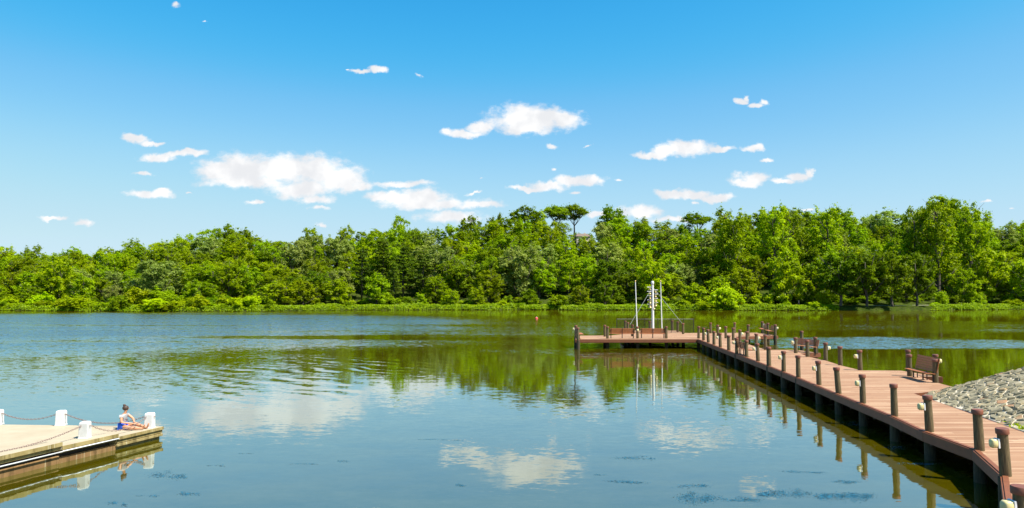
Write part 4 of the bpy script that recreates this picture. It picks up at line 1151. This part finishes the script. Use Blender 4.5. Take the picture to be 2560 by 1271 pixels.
chain('edge', 'tip', .34, 'chain lying low from the stepped-edge bollard to the tip bollard')
chain('near', 'edge', .34, 'nearest chain, sagging from outside the frame to the stepped-edge bollard')

# ------------------------------------------------------------------ people
def skin_obj(name, verts, edges, rad, mat, parent, root=0, sub=2):
    me = bpy.data.meshes.new(name); me.from_pydata([tuple(v_) for v_ in verts], edges, []); me.update(); me.materials.append(mat)
    o = bpy.data.objects.new(name, me); C.objects.link(o); o.parent = parent
    sk = o.modifiers.new('skin', 'SKIN'); sk.use_smooth_shade = True; sk.branch_smoothing = .4
    lay = me.skin_vertices[0] if me.skin_vertices else None
    if lay is None:
        bm = bmesh.new(); bm.from_mesh(me); bm.verts.layers.skin.verify(); bm.to_mesh(me); bm.free(); lay = me.skin_vertices[0]
    for i, r_ in enumerate(rad):
        lay.data[i].radius = r_ if hasattr(r_, '__len__') else (r_, r_)
    lay.data[root].use_root = True
    if sub: s_ = o.modifiers.new('sub', 'SUBSURF'); s_.levels = sub; s_.render_levels = sub
    return o
def chainbuild(spec):
    """spec: dict name -> (pos, radius, parent)"""
    names = list(spec); idx = {k: i for i, k in enumerate(names)}
    return [spec[k][0] for k in names], [(idx[spec[k][2]], idx[k]) for k in names if spec[k][2]], [spec[k][1] for k in names]
def hand(spec, wrist, side, d, palm_n, pre):
    d = Vector(d).normalized(); pn = Vector(palm_n).normalized(); s_ = d.cross(pn).normalized(); w_ = Vector(spec[wrist][0])
    pc = w_ + d * .075; spec[pre + 'palm'] = (pc, (.036, .018), wrist)
    for i, (off, L) in enumerate(((-.028, .068), (-.009, .078), (.010, .073), (.028, .058))):
        k0 = pc + d * .02 + s_ * off; k1 = k0 + d * L * .55 + pn * -.004; k2 = k1 + d * L * .4 + pn * -.018
        spec[pre + 'f%da' % i] = (k0, .010, pre + 'palm'); spec[pre + 'f%db' % i] = (k1, .009, pre + 'f%da' % i); spec[pre + 'f%dc' % i] = (k2, .0075, pre + 'f%db' % i)
    t0 = w_ + d * .035 + s_ * (-.036 * side); t1 = t0 + d * .035 + s_ * (-.022 * side)
    spec[pre + 't0'] = (t0, .012, pre + 'palm'); spec[pre + 't1'] = (t1, .0095, pre + 't0')
def head_parts(parent, hc, yaw, hairbun=True, longhair=False):
    """head at hc looking along yaw (radians from +X)"""
    mt = Matrix.Translation(hc) @ Matrix.Rotation(yaw, 4, 'Z')
    def sph(c, r3, seg=16, rings=10, cut=None):
        m_ = MB(); vs = []; fs = []
        for i in range(rings + 1):
            th = math.pi * i / rings
            for k in range(seg):
                a = 2 * math.pi * k / seg; vs.append(mt @ Vector((c[0] + r3[0] * math.sin(th) * math.cos(a), c[1] + r3[1] * math.sin(th) * math.sin(a), c[2] + r3[2] * math.cos(th))))
        for i in range(rings):
            for k in range(seg): fs.append((i * seg + k, (i + 1) * seg + k, (i + 1) * seg + (k + 1) % seg, i * seg + (k + 1) % seg))
        m_.add(vs, fs); return m_
    h1 = sph((-.018, 0, .035), (.098, .083, .092)); h1.build('hair', M['hair'], parent, smooth=True)
    if hairbun:
        b_ = sph((-.055, 0, .135), (.045, .045, .038)); b_.build('hair_bun', M['hair'], parent, smooth=True)
    for s_ in (-1, 1): sph((.084, .03 * s_, .008), (.008, .013, .007), 8, 6).build('eye', M['eye'], parent, smooth=True)
    m_ = sph((.088, 0, -.05), (.006, .022, .005), 8, 6); m_.build('mouth', M['buoy_red'], parent, smooth=True)
def seated():
    g = G(306, 1073.2, Z1)
    p = empty('person', (g.x, g.y, Z1), R(-4), 'person with dark hair bun, grey t-shirt and blue shorts sitting on the dock tip', 'person')
    S_ = {}
    S_['pelvis'] = ((0, 0, .125), (.125, .105), None); S_['waist'] = ((.015, 0, .27), (.100, .082), 'pelvis'); S_['chest'] = ((.05, 0, .43), (.118, .088), 'waist')
    S_['neckb'] = ((.075, 0, .545), .052, 'chest'); S_['neck'] = ((.092, 0, .60), .042, 'neckb'); S_['jaw'] = ((.115, .004, .655), (.062, .058), 'neck'); S_['head'] = ((.115, .006, .735), (.075, .072), 'jaw'); S_['crown'] = ((.105, .006, .79), (.052, .052), 'head')
    hd = Vector((.86, .5, 0)).normalized(); S_['nose'] = (Vector((.115, .006, .70)) + hd * .088, .010, 'head')
    for s_, n_, elb, wri in ((-1, 'r', (.105, -.215, .27), (.375, -.115, .225)), (1, 'l', (.25, .185, .345), (.40, .03, .235))):
        S_[n_ + 'sh'] = ((.055, .165 * s_, .49), .052, 'chest'); S_[n_ + 'el'] = (elb, .040, n_ + 'sh'); S_[n_ + 'wr'] = (wri, .027, n_ + 'el')
        hand(S_, n_ + 'wr', s_, (.9, .25 * -s_, -.1), (0, 0, 1), n_)
    S_['rhip'] = ((.06, -.095, .11), .092, 'pelvis'); S_['rkn'] = ((.36, -.20, .095), .066, 'rhip'); S_['rcalf'] = ((.50, -.17, .075), .058, 'rkn'); S_['rank'] = ((.76, -.10, .055), .036, 'rcalf'); S_['rheel'] = ((.80, -.09, .045), .036, 'rank'); S_['rball'] = ((.85, -.11, .15), (.036, .022), 'rheel'); S_['rtoe'] = ((.87, -.12, .205), (.030, .014), 'rball')
    S_['lhip'] = ((.06, .095, .12), .092, 'pelvis'); S_['lkn'] = ((.40, .13, .145), .064, 'lhip'); S_['lcalf'] = ((.53, .12, .12), .058, 'lkn'); S_['lank'] = ((.80, .07, .055), .036, 'lcalf'); S_['lheel'] = ((.84, .07, .045), .036, 'lank'); S_['lball'] = ((.89, .05, .155), (.036, .022), 'lheel'); S_['ltoe'] = ((.905, .045, .22), (.030, .014), 'lball')
    skin_obj('body', *chainbuild(S_), M['skin'], p)
    sh_ = {}
    sh_['a'] = ((.0, 0, .17), (.130, .115), None); sh_['b'] = ((.018, 0, .28), (.122, .103), 'a'); sh_['c'] = ((.05, 0, .44), (.138, .105), 'b'); sh_['d'] = ((.07, 0, .53), (.082, .07), 'c')
    for s_ in (-1, 1):
        sh_['s%d' % s_] = ((.058, .165 * s_, .492), .068, 'c'); sh_['u%d' % s_] = ((.085 if s_ < 0 else .13, .195 * s_, .41), .060, 's%d' % s_)
    skin_obj('shirt', *chainbuild(sh_), M['shirt'], p)
    so2 = {'a': ((-.005, 0, .12), (.140, .125), None)}
    for s_ in (-1, 1): so2['h%d' % s_] = ((.06, .10 * s_, .115), .108, 'a'); so2['k%d' % s_] = ((.17, .125 * s_ - (.02 if s_ < 0 else 0), .115), .100, 'h%d' % s_)
    skin_obj('shorts', *chainbuild(so2), M['shorts'], p)
    m_ = MB(); m_.tube([(.175, -.09, .36), (.18, -.05, .345), (.183, 0, .34)], [.02, .035, .02], 8); m_.build('shirt_print', M['print'], p, smooth=True)
    head_parts(p, Vector((.110, .004, .70)), R(28)); p.scale = (1.05, 1.12, 1.03); return p
seated()
def walker():
    g = at_dist(1995.3, 760, 227); X, Y = g.x, shoreY(g.x) + 6.2
    X = (1995.3 - 1280) / FPX * Y
    p = empty('person', (X, Y, ground_z(X, Y) + .15), R(180), 'tiny walker in a white shirt on the far shore path among the bushes', 'person')
    S_ = {'pelvis': ((0, 0, .95), (.14, .11), None), 'chest': ((.02, 0, 1.32), (.15, .11), 'pelvis'), 'neck': ((.02, 0, 1.5), .05, 'chest'), 'jaw': ((.04, 0, 1.56), .06, 'neck'), 'head': ((.03, 0, 1.66), .082, 'jaw')}
    for s_, k_ in ((-1, .18), (1, -.16)):
        S_['sh%d' % s_] = ((.02, .18 * s_, 1.42), .05, 'chest'); S_['el%d' % s_] = ((-k_ * .4, .22 * s_, 1.14), .042, 'sh%d' % s_); S_['wr%d' % s_] = ((-k_ * .2 + .12, .2 * s_, .93), .03, 'el%d' % s_)
        hand(S_, 'wr%d' % s_, s_, (.2, 0, -1), (0, -s_, 0), 'h%d' % s_)
        S_['hip%d' % s_] = ((0, .09 * s_, .9), .09, 'pelvis'); S_['kn%d' % s_] = ((k_ * .8, .09 * s_, .5), .06, 'hip%d' % s_); S_['an%d' % s_] = ((k_ * 1.3 - .03, .09 * s_, .09), .04, 'kn%d' % s_); S_['to%d' % s_] = ((k_ * 1.3 + .15, .1 * s_, .04), .035, 'an%d' % s_)
    skin_obj('body', *chainbuild(S_), M['skin'], p)
    t_ = {'a': ((0, 0, .93), (.165, .13), None), 'c': ((.02, 0, 1.34), (.175, .13), 'a')}
    for s_ in (-1, 1): t_['s%d' % s_] = ((.02, .19 * s_, 1.42), .075, 'c'); t_['u%d' % s_] = ((0, .21 * s_, 1.27), .068, 's%d' % s_)
    skin_obj('shirt', *chainbuild(t_), M['shirt_white'], p)
    t_ = {'a': ((0, 0, .90), (.17, .135), None)}
    for s_, k_ in ((-1, .18), (1, -.16)): t_['h%d' % s_] = ((0, .09 * s_, .85), .11, 'a'); t_['k%d' % s_] = ((k_ * .7, .09 * s_, .55), .085, 'h%d' % s_)
    skin_obj('shorts', *chainbuild(t_), M['print'], p)
    head_parts(p, Vector((.03, 0, 1.65)), 0, False)
walker()

# ------------------------------------------------------------------ red buoy
by_ = HCAM * FPX / (797 - HOR); bx_ = (1341 - 1280) / FPX * by_
b = empty('buoy', (bx_, by_, 0), 0, 'small red float buoy alone on the open water', 'buoy')
m_ = MB(); m_.lathe([(.05, -.28), (.24, -.2), (.32, -.05), (.32, .08), (.24, .24), (.10, .31)], 16); smooth_by_angle(m_.build('float', M['buoy_red'], b))
m_ = MB(); m_.lathe([(.10, .30), (.10, .36), (.05, .38)], 12); m_.build('cap', M['white_paint'], b)

# ------------------------------------------------------------------ floating pond weed: one mass
P = []; Nn = []; S = []
WEED = [(2040, 1240, 140, 14), (1740, 1245, 45, 18), (1730, 1215, 30, 7), (1850, 1250, 45, 7), (1590, 1147, 40, 7), (1560, 1205, 40, 6), (430, 1190, 36, 12), (300, 1260, 20, 8), (855, 1153, 16, 4), (1100, 1100, 60, 2),
        (1140, 1212, 18, 6), (2010, 1180, 40, 4), (2120, 1205, 35, 6), (2230, 1120, 30, 6), (2130, 1060, 30, 6), (2290, 1160, 40, 5), (650, 1040, 20, 3), (760, 1160, 30, 2), (460, 1235, 30, 6), (370, 1240, 22, 4), (1500, 1188, 18, 3), (2400, 1236, 12, 3), (540, 1165, 22, 3), (620, 1135, 18, 2)]
for (px, py, rx, ry) in WEED:
    for c_ in range(max(3, int(rx / 4))):
        u_ = rng.uniform(-1, 1); ca = (px + u_ * rx, py + rng.normal(0, .45) * ry * (1 - .6 * abs(u_)) + u_ * rx * .03); w_ = rng.uniform(.2, .7) * min(rx, 40); hgt_ = rng.uniform(.15, .6) * ry
        for i in range(int(5 + w_ * hgt_ * .85)):
            a = rng.normal(0, .55, 2); g = G(ca[0] + a[0] * w_, ca[1] + a[1] * hgt_, 0); P.append((g.x, g.y, rng.uniform(.001, .005))); Nn.append((rng.normal(0, .10), rng.normal(0, .10), 1)); S.append(rng.uniform(.012, .035))
gm = leaves_mesh('pond_weed', M['weed'], np.array(P), np.array(Nn), np.array(S), rng, 1.6)
go = bpy.data.objects.new('pond_weed', gm); C.objects.link(go); tag(go, 'dark patches of weed floating on the near water', 'pond weed', kind='stuff')
